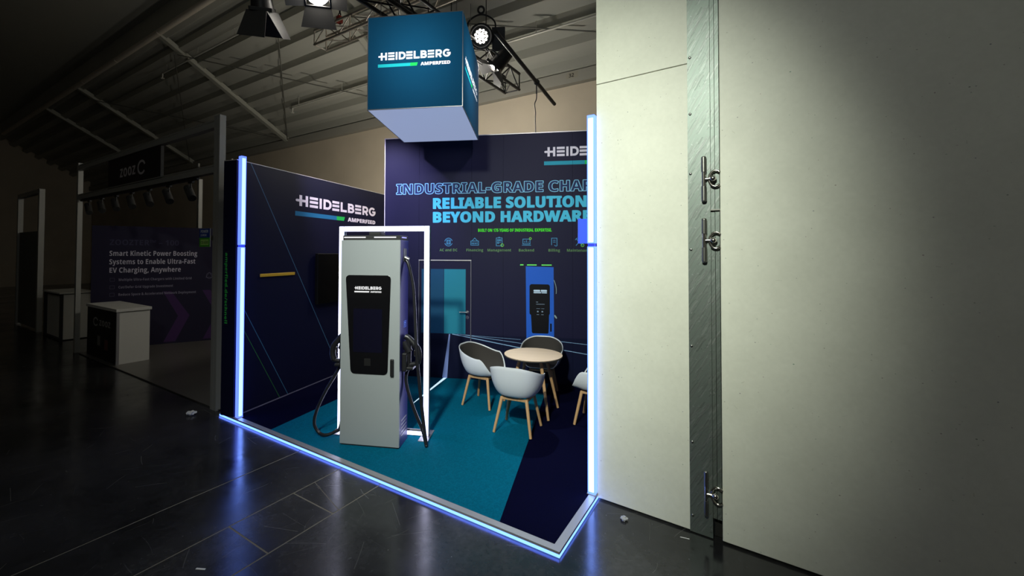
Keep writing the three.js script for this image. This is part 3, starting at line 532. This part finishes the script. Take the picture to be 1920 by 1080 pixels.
function shellSolid(o1, d1, o2, d2) {                  // closed solid between two offsets
  const s = shellGeo(o1, d1), t = shellGeo(o2, d2), n = s.pos.length / 3, idx = s.idx.slice(); 
  for (let i = 0; i < t.idx.length; i += 3) idx.push(t.idx[i] + n, t.idx[i + 2] + n, t.idx[i + 1] + n);
  for (let i = 0; i < s.A; i++) { const a = i * (s.B + 1) + s.B, b = a + s.B + 1; idx.push(a, a + n, b, b, a + n, b + n); }
  const g = new THREE.BufferGeometry(); g.setAttribute('position', new THREE.Float32BufferAttribute([...s.pos, ...t.pos], 3)); g.setAttribute('uv', new THREE.Float32BufferAttribute([...s.uv, ...t.uv], 2)); g.setIndex(idx); g.computeVertexNormals(); return g;
}
const chairShell = shellSolid(0, 0, 0.009, 0.0), chairPad = shellSolid(0.0095, 0.012, 0.02, 0.016);
M.shell = std(rgb(0.62, 0.64, 0.66), 0.42, 0, { side: THREE.DoubleSide });
M.pad = std(rgb(0.035, 0.03, 0.026), 0.95, 0, { side: THREE.DoubleSide, bumpMap: carpetBump, bumpScale: 0.002 });
function makeChair() {
  const o = new THREE.Group();
  mesh('shell', chairShell, M.shell, o); mesh('upholstery', chairPad, M.pad, o);
  for (const sx of [-1, 1]) for (const sz of [-1, 1]) {
    const t = V(sx * 0.135, 0.352, sz * 0.125), f = V(sx * 0.2, 0, sz * 0.19);
    const g = new THREE.CylinderGeometry(0.019, 0.0145, 1, 8, 1); const d = t.clone().sub(f); g.scale(1, d.length(), 1); g.applyQuaternion(new THREE.Quaternion().setFromUnitVectors(YUP, d.clone().normalize())); const m = t.clone().add(f).multiplyScalar(0.5); g.translate(m.x, m.y + 0.002, m.z);
    mesh('leg', g, M.wood, o);
  }
  mesh('seat_frame', [-1, 1].flatMap((s) => [rbox(s * 0.135 - 0.014, s * 0.135 + 0.014, 0.335, 0.366, -0.137, 0.137, 0.006), rbox(-0.137, 0.137, 0.337, 0.364, s * 0.125 - 0.013, s * 0.125 + 0.013, 0.006)]), M.wood, o);
  mesh('mounting_plate', box(-0.1, 0.1, 0.366, 0.384, -0.1, 0.1), M.blackMatt, o);
  return o;
}
const chair0 = makeChair();
// facing given in the (along, depth) plan of the charger's frame
const chairAt = (a, b, fa, fb, label) => {
  const o = chair0.clone(); o.name = numbered('tub_chair'); o.userData = { label, category: 'chair', group: 'tub chairs around the round table' }; scene.add(o);
  o.position.copy(F2.p(a, P + 0.001, b)); const d = F2.u.clone().multiplyScalar(fa).addScaledVector(F2.v, fb); o.rotation.y = Math.atan2(d.x, d.z); return o;
};
chairAt(1.70, 0.68, 0.27, 0.96, 'white tub chair with its back to the platform edge, before the round table');
chairAt(1.235, 1.40, 0.93, -0.36, 'white tub chair with dark lining between the door and the round table');
chairAt(1.95, 1.86, -0.08, -1, 'white tub chair with dark lining between the round table and the back wall');
chairAt(2.55, 1.02, -0.93, 0.34, 'white tub chair beside the light post at the gate');
{
  const o = put(thing('round_table', 'round table with pale wood top and splayed wooden legs', 'table'), F2, 1.85, P + 0.001, 1.27);
  const top = mesh('table_top', uvMetres(new THREE.CylinderGeometry(0.345, 0.338, 0.018, 72), (p, i) => p.getX(i) + 0.5, (p, i) => p.getZ(i) + 0.5), M.veneer, o); top.position.y = 0.655;
  const rim = mesh('edge_band', new THREE.TorusGeometry(0.342, 0.007, 8, 72).rotateX(Math.PI / 2), M.blackMatt, top); rim.position.y = -0.006;
  for (const [x, z] of [[0.175, 0.315], [-0.30, 0.175], [0.295, -0.12], [-0.18, -0.27]]) { const f = V(x, 0.002, z), t = V(x * 0.5, 0.645, z * 0.5); mesh('leg', bar(f, t, 0.015, 0.022, 10), M.wood, o); }
  mesh('under_frame', [bar(V(0.0875, 0.63, 0.157), V(-0.09, 0.63, -0.135), 0.014), bar(V(-0.15, 0.63, 0.0875), V(0.1475, 0.63, -0.06), 0.014)], M.blackMatt, o);
}

// ------------------------------------------------------------ hanging cube sign
const FQ = new Frame(-1.1636, -4.8426, 0.1407);
{
  const o = put(thing('hanging_cube_sign', 'backlit blue cube sign with white lettering hanging over the stand', 'sign'), FQ, 0, 3.531, 0);
  const w = 1.1, h = 1.064, d = 1.44, e = 0.008;
  const print = canvasTex(1024, 1024, (x) => { x.fillStyle = 'rgb(16,66,94)'; x.fillRect(0, 0, 1024, 1024); logo(x, 110, 400, 790, { barFrom: 'rgb(36,186,190)', barTo: 'rgb(40,225,90)' }); });
  const lit = (k) => new THREE.MeshPhysicalMaterial({ color: 0xffffff, map: print, roughness: 1, transmission: 0.6, thickness: 0, specularIntensity: 0.1, emissive: 0xffffff, emissiveMap: print, emissiveIntensity: k });
  pointLamp(FQ.p(w / 2, 3.531 + h * 0.56, 0.5), rgb(1, 1, 1), 3.0, 6); mesh('inner_lamp', new THREE.SphereGeometry(0.1, 16, 12).translate(w / 2, h * 0.56, -0.5), glow(4, 4, 4), o);
  mesh('front_face', new THREE.PlaneGeometry(w - 2 * e, h - 2 * e).translate(w / 2, h / 2, 0), lit(0.2), o);
  const sidePlane = (x, s) => new THREE.PlaneGeometry(d - 2 * e, h - 2 * e).rotateY(s * Math.PI / 2).translate(x, h / 2, -d / 2);
  mesh('side_face', sidePlane(w, 1), lit(0.05), o); mesh('side_face', sidePlane(0, -1), lit(0.05), o);
  mesh('rear_face', new THREE.PlaneGeometry(w - 2 * e, h - 2 * e).rotateY(Math.PI).translate(w / 2, h / 2, -d), lit(0.2), o);
  mesh('top_cover', box(e, w - e, h - 0.012, h - 0.004, -d + e, -e), M.blackMatt, o);
  mesh('underside', box(e, w - e, 0.002, 0.008, -d + e, -e), glow(0.26, 0.32, 0.5), o);
  const ed = []; for (const x of [0, w]) for (const y of [0, h]) ed.push(box(x - (x ? e : 0), x + (x ? 0 : e), y - (y ? e : 0), y + (y ? 0 : e), -d, 0.002));
  for (const y of [0, h]) for (const z of [-d, -e]) ed.push(box(0, w, y - (y ? e : 0), y + (y ? 0 : e), z, z + e + 0.001));
  for (const x of [0, w]) for (const z of [-d, -e]) ed.push(box(x - (x ? e : 0), x + (x ? 0 : e), 0, h, z, z + e + 0.001));
  mesh('edge_profile', ed, M.alu, o);
  for (const [x, z] of [[0.1, -0.15], [1.0, -0.15], [0.1, -1.3], [1.0, -1.3]]) mesh('hanging_wire', bar(V(x, h, z), V(x, 1.9, z), 0.004, 0.004, 6), M.steelDark, o);
  areaLamp(FQ.p(w / 2, 3.525, d / 2), FQ.p(w / 2, 0, d / 2), rgb(0.6, 0.7, 1), 0.55, w, d);
}

// ------------------------------------------------------------ trusses and stage lamps
function truss(name, label, p, q, size, mat, rc = 0.02, rb = 0.009, hang) {
  const o = thing(name, label, 'truss'); const d = q.clone().sub(p).normalize(), s = V(-d.z, 0, d.x), L = p.distanceTo(q), n = Math.max(2, Math.round(L / 0.36));
  const at = (t, i, j) => p.clone().addScaledVector(d, t).addScaledVector(s, (i - 0.5) * size).add(V(0, j * size, 0));
  for (const i of [0, 1]) for (const j of [0, 1]) mesh('chord', bar(at(0, i, j), at(L, i, j), rc, rc, 10), mat, o);
  const brace = (a, b) => mesh('brace', bar(a, b, rb, rb, 6), mat, o);
  for (let k = 0; k < n; k++) { const t0 = k / n * L, t1 = (k + 1) / n * L, f = k % 2;
    for (const i of [0, 1]) brace(at(t0, i, f), at(t1, i, 1 - f)); for (const j of [0, 1]) brace(at(t0, f, j), at(t1, 1 - f, j)); }
  for (const t of [0, L]) { brace(at(t, 0, 0), at(t, 0, 1)); brace(at(t, 1, 0), at(t, 1, 1)); brace(at(t, 0, 0), at(t, 1, 0)); }
  for (const t of hang ?? []) mesh('hanging_chain', bar(p.clone().addScaledVector(d, t).add(V(0, size, 0)), p.clone().addScaledVector(d, t).setY(hangY(p, d, t)), 0.008, 0.008, 6), M.blackMatt, o);
  return o;
}
function hangY(p, d, t) { const w = p.clone().addScaledVector(d, t), b = F1.inv(w)[1]; return b < 2.26 ? 8.3 : 7.75 - (b - 2.26) * 0.513; }
M.silver = std(rgb(0.58, 0.53, 0.46), 0.35, 0.7);
truss('lighting_truss', 'black lighting truss carrying lamps above the hanging cube', F1.p(-2.64, 4.87, -0.6), F1.p(-2.64, 4.87, 4.32), 0.29, M.black, 0.026, 0.012, [0.8, 2.5, 4.0]);
truss('ceiling_truss', 'silver aluminium truss under the roof beyond the hanging cube', F1.p(-6.3, 6.08, 2.92), F1.p(0.8, 6.08, 2.92), 0.29, M.silver, 0.024, 0.011, [0.6, 3, 6]);
{
  const o = put(thing('chain_hoist', 'small red and black chain hoist on the silver truss', 'hoist'), F1, -5.72, 6.41, 2.92);
  mesh('body', rbox(-0.05, 0.05, 0, 0.14, -0.05, 0.05, 0.015), std(rgb(0.35, 0.03, 0.02), 0.5), o); mesh('hook', new THREE.TorusGeometry(0.035, 0.01, 8, 16).translate(0, 0.17, 0), M.black, o); mesh('chain', bar(V(0, 0.2, 0), V(0, 0.96, 0), 0.012, 0.012, 6), M.black, o);
}
{
  const o = thing('lamp_bar', 'black round bar sloping beside the lamps above the back wall', 'bar');
  mesh('tube', bar(V(0.30, 4.52, -5.0), V(1.392, 4.36, -7.0), 0.028, 0.028, 14), M.black, o);
  mesh('hook_clamp', [new THREE.TorusGeometry(0.034, 0.012, 8, 16).translate(0.98, 4.425, -6.25), bar(V(0.98, 4.40, -6.25), V(0.98, 4.25, -6.25), 0.01)], M.black, o);
  const c = single('power_cable', tube([V(0.98, 4.40, -6.25), V(0.985, 4.2, -6.28), V(0.96, 4.12, -6.3), V(0.975, 4.0, -6.32), V(0.975, 3.9, -6.34), V(0.98, 3.68, -6.34), V(0.98, 3.2, -6.38)], 0.007, 60, 8), M.black, 'thin black cable hanging from the lamp bar behind the back wall', 'cable');
}
function barnLamp(label, pos, aim, opt = {}) {         // box-bodied flood lamp with four barn doors, yoke and clamp
  const o = thing('stage_lamp', label, 'lamp', 'stage lamps'); o.position.copy(pos); o.lookAt(aim); const s = opt.size ?? 0.26, h = s / 2;
  mesh('body', [bar(V(0, 0, -0.34), V(0, 0, -0.02), h * 0.75, h, 20), bar(V(0, 0, -0.38), V(0, 0, -0.34), h * 0.5, h * 0.75, 20)], M.black, o);
  mesh('front_frame', [rbox(-h, h, h - 0.02, h, -0.03, 0.01), rbox(-h, h, -h, -h + 0.02, -0.03, 0.01), rbox(-h, -h + 0.02, -h, h, -0.03, 0.01), rbox(h - 0.02, h, -h, h, -0.03, 0.01)], M.black, o);
  const lens = mesh('lens', bar(V(0, 0, -0.02), V(0, 0, -0.012), h * 0.86, h * 0.86, 24), opt.lens ?? std(rgb(0.05, 0.05, 0.05), 0.1), o);
  for (let k = 0; k < 4; k++) {
    const L = opt.flap ?? 0.26, w0 = h * 0.98, w1 = k % 2 ? h * 0.7 : h * 1.35, g = extrude([[-w0, 0], [w0, 0], [w1, L], [-w1, L]], 0.004); g.rotateX((opt.open ?? 0.75)); g.translate(0, h, 0.006); g.rotateZ(k * Math.PI / 2 + (opt.roll ?? 0));
    mesh('barn_door', g, M.flap ??= std(rgb(0.03, 0.03, 0.03), 0.5), o);
  }
  const y = opt.yoke ?? 0.28; mesh('yoke', tube([V(-h - 0.02, 0, -0.15), V(-h - 0.02, y * 0.7, -0.15), V(0, y, -0.15), V(h + 0.02, y * 0.7, -0.15), V(h + 0.02, 0, -0.15)], 0.012, 40, 6), M.black, o);
  mesh('clamp', [new THREE.TorusGeometry(0.04, 0.014, 8, 16).translate(0, y + 0.05, -0.15)], M.black, o);
  return o;
}
const lampGlow = glow(9, 8.4, 7.4);
barnLamp('black stage lamp with dark hanging barn doors above the side wall', V(-2.32, 4.62, -4.75), V(-2.6, 2.2, -5.9), { size: 0.24, open: 1.05, flap: 0.3, roll: 0.35 });
barnLamp('lit flood lamp with pale glowing barn doors above the side wall', V(-1.75, 4.87, -4.85), V(-1.3, 1.6, -2.6), { size: 0.30, flap: 0.22, open: 0.55, lens: glow(60, 56, 50) });
{ // LED spotlight facing the aisle, its many small lenses glowing
  const o = thing('led_spotlight', 'black round stage spotlight with cluster of glowing lenses beside the cube', 'lamp'); o.position.set(0.17, 5.2, -6.45); o.lookAt(-0.6, 1.2, 1.5);
  mesh('body', [bar(V(0, 0, -0.36), V(0, 0, 0), 0.15, 0.17, 24)], M.black, o); mesh('bezel', new THREE.TorusGeometry(0.165, 0.02, 10, 28), M.black, o);
  for (const [r, n] of [[0, 1], [0.045, 6], [0.085, 11]]) for (let k = 0; k < n; k++) mesh('lens', new THREE.SphereGeometry(0.019, 12, 8).scale(1, 1, 0.5).translate(r * Math.cos(k / n * 6.283), r * Math.sin(k / n * 6.283), 0.004), lampGlow, o);
  mesh('yoke', tube([V(-0.2, 0, -0.15), V(-0.2, 0.2, -0.15), V(0, 0.3, -0.15), V(0.2, 0.2, -0.15), V(0.2, 0, -0.15)], 0.014, 40, 6), M.black, o);
  mesh('clamp', new THREE.TorusGeometry(0.045, 0.016, 8, 16).translate(0, 0.36, -0.15), M.black, o);
  mesh('ballast', rbox(0.16, 0.36, -0.22, 0.12, -0.34, -0.08, 0.01), M.black, o);
}
barnLamp('stage lamp with brightly lit white barn doors at the cube corner', V(0.37, 4.76, -6.55), V(-1.6, 2.6, -6.9), { size: 0.26, flap: 0.2, open: 0.6, roll: 0.5, lens: glow(60, 56, 50), yoke: 0.22 });
spotLamp(V(-2.25, 4.42, -5.0), V(-1.1, 2.85, -6.55), rgb(0.62, 0.58, 1.0), 62, 0.33, 1, 3);
spotLamp(V(-1.86, 4.55, -4.98), V(-2.0, 2.55, -6.7), rgb(0.85, 0.78, 1.0), 44, 0.36, 1, 3);
spotLamp(V(0.1, 4.95, -6.3), V(-0.6, 0, -3.6), rgb(0.85, 0.95, 1.0), 60, 0.5, 0.8, 3);

// added fittings at the places of the added, unseen lamps
barnLamp('added black stage lamp out of view above the cream gate edge', ADDED_LAMP.stage.clone().add(V(0, 0.06, 0.08)), V(0.75, 2.75, -6.3), { size: 0.24, flap: 0.18, open: 0.7, lens: lampGlow });  // lamp body added out of frame for the back wall spot
function pendant(label, p, k) {
  const o = thing('added_pendant_lamp', label, 'lamp', 'added hall pendant lamps'); o.position.copy(p);
  mesh('reflector', new THREE.LatheGeometry([[0.05, 0.16], [0.07, 0.1], [0.15, 0.04], [0.2, 0.0], [0.196, 0.0], [0.145, 0.036], [0.064, 0.095], [0.045, 0.155]].map(([x, y]) => new THREE.Vector2(x, y)), 28), M.steelDark, o);
  mesh('bulb', new THREE.SphereGeometry(0.06, 16, 12).translate(0, -0.03, 0), glow(k, k * 0.95, k * 0.85), o);
  mesh('cord', bar(V(0, 0.15, 0), V(0, hangY(p, V(0, 0, 0), 0) - p.y + 0.2, 0), 0.01, 0.01, 6), M.black, o);
}
pendant('added steel pendant lamp hidden behind the cube sign', ADDED_LAMP.bay, 6); pendant('added unseen steel pendant lamp high over the platform corner', ADDED_LAMP.front, 6); pendant('added unseen steel pendant lamp high over the aisle', ADDED_LAMP.gate, 6);  // three pendants added out of view to carry the fill lights
{
  const o = thing('added_fill_lamp', 'added fill lamp on a tall stand hidden behind the navy side wall', 'lamp'); o.position.set(ADDED_LAMP.side.x, 0, ADDED_LAMP.side.z);  // unseen lamp stand added to light the rear wall and roof
  mesh('pole', bar(V(0, 0, 0), V(0, ADDED_LAMP.side.y - 0.03, 0), 0.02), M.steelDark, o); mesh('globe', new THREE.SphereGeometry(0.09, 20, 14).translate(0, ADDED_LAMP.side.y + 0.06, 0), glow(2, 1.85, 1.6), o); for (let k = 0; k < 3; k++) mesh('foot', bar(V(0, 0.4, 0), V(0.4 * Math.cos(k * 2.094), 0.012, 0.4 * Math.sin(k * 2.094)), 0.012), M.steelDark, o);
}

// ------------------------------------------------------------ small sign boards
function boardTex(top, bottom) { return canvasTex(256, 256, (x) => { x.fillStyle = 'rgb(24,60,150)'; x.fillRect(0, 0, 256, 128); x.fillStyle = 'rgb(70,170,40)'; x.fillRect(0, 128, 256, 128); x.fillStyle = '#e8eef4'; x.font = 'bold 54px sans-serif'; x.fillText('POWER', 28, 58); x.font = 'bold 40px sans-serif'; x.fillText('2 DRIVE', 28, 106); x.fillStyle = 'rgb(180,230,120)'; x.fillRect(30, 152, 196, 78); x.fillStyle = 'rgb(40,100,30)'; x.font = 'bold 56px sans-serif'; x.fillText(bottom, 36, 212); }); }
{
  const o = put(thing('stand_number_sign', 'small blue and green stand number board on the grey post', 'sign'), F1, -4.53, 0, 0.03);
  mesh('board', box(-0.29, -0.02, 1.98, 2.21, -0.006, 0), M.white, o); mesh('print', new THREE.PlaneGeometry(0.268, 0.228).translate(-0.155, 2.095, 0.001), std(0xffffff, 0.5, 0, { map: boardTex('', 'C6.630') }), o); mesh('bracket', box(-0.03, 0.03, 2.06, 2.12, -0.012, -0.006), M.steelDark, o);
  const q = put(thing('stand_number_sign', 'small blue board sticking out beside the gate light post', 'sign'), F1, -0.09, 0, 0.86, 0.9);
  mesh('board', box(-0.1, 0.02, 2.0, 2.2, -0.006, 0), std(rgb(0.06, 0.12, 0.7), 0.4), q); mesh('bracket', box(0.015, 0.06, 2.07, 2.12, -0.01, -0.004), M.steelDark, q);
}

// ------------------------------------------------------------ neighbouring stand
M.post = std(rgb(0.3, 0.3, 0.28), 0.5, 0.3);
{
  const fr = put(thing('stand_gantry', 'grey aluminium gantry with posts and double beams', 'gantry'), F1, 0, 0, 0);
  mesh('post', [box(-4.52, -4.455, 0, 3.6, -0.12, -0.045), box(-4.45, -4.385, 0, 3.6, -0.12, -0.045)], M.post, fr); mesh('post', box(-9.74, -9.66, 0, 3.6, -0.12, -0.045), M.post, fr);
  mesh('post', box(-9.74, -9.66, 0, 3.6, -2.25, -2.17), M.post, fr);
  for (const y of [3.46, 2.9]) mesh('beam', [box(-9.66, -4.52, y, y + 0.07, -0.12, -0.045), box(-9.66, -4.52, y + 0.085, y + 0.10, -0.115, -0.05)], M.post, fr);
  const t = canvasTex(512, 160, (x) => { x.fillStyle = 'rgb(24,16,22)'; x.fillRect(0, 0, 512, 160); fitText(x, 'zooz', 130, 110, 160, 62, { fill: 'rgb(190,186,190)' }); x.strokeStyle = 'rgb(190,186,190)'; x.lineWidth = 12; x.beginPath(); x.arc(345, 82, 32, 0.6, 5.9); x.stroke(); });
  const s = mesh('fascia_board', box(-8.15, -6.08, 2.975, 3.455, -0.1, -0.06), M.blackMatt, fr); s.userData.label = 'dark fascia board with pale lettering'; mesh('lettering', new THREE.PlaneGeometry(2.07, 0.48).translate(-7.115, 3.215, -0.0585), std(0xffffff, 0.6, 0, { map: t }), s);
  const tr = put(thing('light_track', 'black lighting track under the stand frame beam', 'track'), F1, 0, 0, 0);
  mesh('rail', box(-9.6, -5.0, 2.86, 2.895, -0.1, -0.065), M.black, tr);
  for (let k = 0; k < 7; k++) {
    const a = -5.2 - k * 0.66, l = put(thing('track_spotlight', `small dark track spotlight tilted downwards, ${['next to the double grey post', 'second from the double grey post', 'third from the double grey post', 'middle one of the lighting track', 'third from the slim dark post', 'second from the slim dark post', 'next to the slim dark post'][k]}`, 'lamp', 'track spotlights'), F1, a, 2.86, 0.085);
    mesh('adapter', box(-0.06, 0.06, -0.03, 0, -0.015, 0.015), M.black, l); mesh('stem', bar(V(0, -0.12, 0), V(0, -0.03, 0), 0.01), M.black, l); mesh('head', bar(V(-0.09, -0.08, 0.0), V(0.09, -0.24, 0.02), 0.05, 0.05, 16), M.post2 ??= std(rgb(0.025, 0.025, 0.025), 0.5), l);
  }
  // printed wall of the neighbouring stand
  const zp = canvasTex(1024, 1024, (x, w, h) => {
    x.fillStyle = 'rgb(24,18,52)'; x.fillRect(0, 0, w, h);
    x.fillStyle = 'rgb(66,34,92)'; for (const ox of [560, 900]) { x.beginPath(); x.moveTo(ox, 560); x.lineTo(ox + 70, 560); x.lineTo(ox + 230, 780); x.lineTo(ox + 110, 1000); x.lineTo(ox + 10, 1000); x.lineTo(ox + 130, 780); x.fill(); }
    fitText(x, 'ZOOZTER™ – 100', 130, 160, 560, 46, { fill: 'rgb(60,56,88)' });
    fitText(x, 'Smart Kinetic Power Boosting', 130, 250, 720, 42, { fill: 'rgb(214,210,224)' }); fitText(x, 'Systems to Enable Ultra-Fast', 130, 320, 705, 42, { fill: 'rgb(214,210,224)' }); fitText(x, 'EV Charging, Anywhere', 130, 390, 580, 42, { fill: 'rgb(214,210,224)' });
    x.strokeStyle = 'rgb(90,86,110)'; x.lineWidth = 3; ['Multiple Ultra-Fast Chargers with Limited Grid', 'Cut/Defer Grid Upgrade Investment', 'Reduce Space & Accelerated Network Deployment'].forEach((s, i) => { x.strokeRect(140, 436 + i * 62, 34, 26); fitText(x, s, 204, 460 + i * 62, [600, 440, 640][i], 20, { fill: 'rgb(150,146,165)' }); });
    x.strokeStyle = 'rgb(120,116,140)'; x.beginPath(); x.arc(960, 430, 26, 0, 7); x.moveTo(960, 400); x.lineTo(990, 445); x.lineTo(930, 445); x.lineTo(960, 400); x.stroke();
  });
  const w0 = F1.p(-9.6, 0, 0.25), w1 = F1.p(-8.7, 0, 2.12), L = w0.distanceTo(w1);
  const pw = put(struct('wall_neighbour', 'dark purple printed wall of the neighbouring stand'), F1, 0, 0, 0); pw.position.copy(w0); pw.rotation.y = Math.atan2(-(w1.z - w0.z), w1.x - w0.x);
  mesh('panel', box(0, L, 0, 2.42, -0.06, 0), M.blackMatt, pw); mesh('print', new THREE.PlaneGeometry(L, 2.42).translate(L / 2, 1.21, 0.002), std(0xffffff, 0.6, 0, { map: zp }), pw);
  // reception counter
  const c = put(thing('reception_counter', 'white counter with dark lettered front on the neighbouring stand', 'counter'), F1, 0, 0, 0);
  const ct = canvasTex(256, 256, (x) => { x.fillStyle = 'rgb(14,14,16)'; x.fillRect(0, 0, 256, 256); fitText(x, 'zooz', 110, 86, 100, 40, { fill: 'rgb(170,170,170)' }); x.strokeStyle = 'rgb(170,170,170)'; x.lineWidth = 8; x.beginPath(); x.arc(78, 70, 20, 0.6, 5.9); x.stroke(); x.fillStyle = 'rgb(120,120,120)'; x.fillRect(96, 140, 26, 52); x.fillStyle = 'rgb(110,60,56)'; x.fillRect(160, 150, 30, 54); });
  mesh('carcass', box(-9.3, -7.85, 0.0, 0.90, -0.6, -0.14), M.counter = std(rgb(0.55, 0.55, 0.52), 0.6), c); mesh('front_board', box(-9.3, -7.85, 0.02, 0.9, -0.14, -0.13), M.blackMatt, c); mesh('front_print', new THREE.PlaneGeometry(1.4, 0.86).translate(-8.58, 0.46, -0.128), std(0xffffff, 0.6, 0, { map: ct }), c);
  mesh('counter_top', rbox(-9.32, -7.82, 0.90, 0.95, -0.62, -0.11, 0.005), M.counter, c); mesh('corner_post', box(-7.86, -7.83, 0, 0.9, -0.16, -0.12), M.alu, c);
  // film-covered carpet and loose film edge
  const fc = scene.getObjectByName('floor');
  const pg = new THREE.PlaneGeometry(5.2, 2.1, 90, 40); pg.rotateX(-Math.PI / 2); const pp = pg.attributes.position; for (let i = 0; i < pp.count; i++) pp.setY(i, 0.012 + 0.012 * N1[((Math.floor((pp.getX(i) + 3) * 70) & 511)) * 512 + (Math.floor((pp.getZ(i) + 3) * 90) & 511)]); pg.computeVertexNormals(); pg.translate(-6.95, 0, -1.12);
  mesh('carpet', box(-9.55, -4.5, 0, 0.01, -2.17, -0.08), std(rgb(0.14, 0.13, 0.12), 0.9), fc); mesh('plastic_film', pg, phys(rgb(0.1, 0.095, 0.085), 0.3, 0, {}), fc);
  for (const [a, b, r] of [[-12.0, 3.2, 0.03], [-10.6, 3.4, 0.03]]) { const q = put(thing('lighting_stand', r && a < -11 ? 'slim grey pole rising behind the purple printed wall' : 'silver pole with cables rising behind the purple printed wall', 'pole'), F1, a, 0, b); mesh('pole', bar(V(0, 0, 0), V(0, 4.4, 0), r, r, 12), a < -11 ? M.post : M.silver, q); mesh('cable', tube([V(0.06, 4.3, 0.02), V(0.05, 3, 0.04), V(0.07, 2, 0.02), V(0.05, 0.01, 0.05)], 0.01, 30, 6), M.black, q); mesh('base', bar(V(0, 0, 0), V(0, 0.02, 0), 0.2, 0.2, 20), M.black, q); }
  // display cabinet and dark partition further along the aisle
  const dc = put(thing('display_cabinet', 'pale display cabinet with dark frame further down the dim aisle', 'cabinet'), F1, 0, 0, 0);
  mesh('body', box(-12.5, -11.3, 0.02, 0.98, -0.75, -0.25), M.counter, dc); mesh('frame', [box(-12.52, -12.47, 0, 1.0, -0.25, -0.2), box(-11.33, -11.28, 0, 1.0, -0.25, -0.2), box(-12.52, -11.28, 0.96, 1.0, -0.25, -0.2), box(-12.52, -11.28, 0, 0.04, -0.25, -0.2)], M.blackMatt, dc); mesh('top', box(-12.54, -11.26, 1.0, 1.03, -0.77, -0.18), M.counter, dc);
  const pn = put(thing('partition_frame', 'tall dark partition frame at the dim end of the aisle', 'partition'), F1, 0, 0, 0);
  mesh('post', box(-13.2, -13.1, 0, 3.4, -0.3, -0.2), M.post, pn); mesh('post', box(-15.2, -15.1, 0, 3.4, -0.3, -0.2), M.post, pn); mesh('beam', box(-15.1, -13.2, 3.3, 3.4, -0.3, -0.2), M.post, pn); mesh('panel', box(-15.1, -13.2, 0.05, 2.4, -0.27, -0.24), std(rgb(0.12, 0.12, 0.1), 0.8), pn);
}
// ------------------------------------------------------------ litter on the floor
function crumple(r, sy) { const g = new THREE.IcosahedronGeometry(r, 2), p = g.attributes.position, memo = {}; for (let i = 0; i < p.count; i++) { const k = [p.getX(i), p.getY(i), p.getZ(i)].map((q) => q.toFixed(4)).join(); const s = memo[k] ??= rr(0.6, 1.15); p.setXYZ(i, p.getX(i) * s, p.getY(i) * s * sy, p.getZ(i) * s); } g.computeVertexNormals(); return g; }
put(single('paper_scrap', crumple(0.055, 0.5), M.paper, 'crumpled white paper scrap near the grey carpet edge', 'litter'), F1, -4.5, 0.022, -0.17);
put(single('paper_scrap', crumple(0.028, 0.5), std(rgb(0.4, 0.4, 0.4), 0.8), 'small grey crumpled scrap on the floor before the gate', 'litter'), F1, 0.237, 0.011, 0.634);
put(single('cable_tie_end', rbox(-0.028, 0.028, 0, 0.003, -0.003, 0.003, 0.001), M.paper, 'short white plastic strip lying beside the gate bottom', 'litter'), F1, 0.628, 0.0, 0.66, 0.2);
put(single('leaf_scrap', rbox(-0.03, 0.03, 0, 0.003, -0.006, 0.006, 0.001), M.paper, 'thin pale shred lying on the black floor slabs', 'litter'), F1, -2.02 + 0.25, 0.0, -1.3, 0.5);

scene.traverse((o) => { if (o.isMesh) { o.castShadow = true; o.receiveShadow = true; } });
renderer.render(scene, camera);
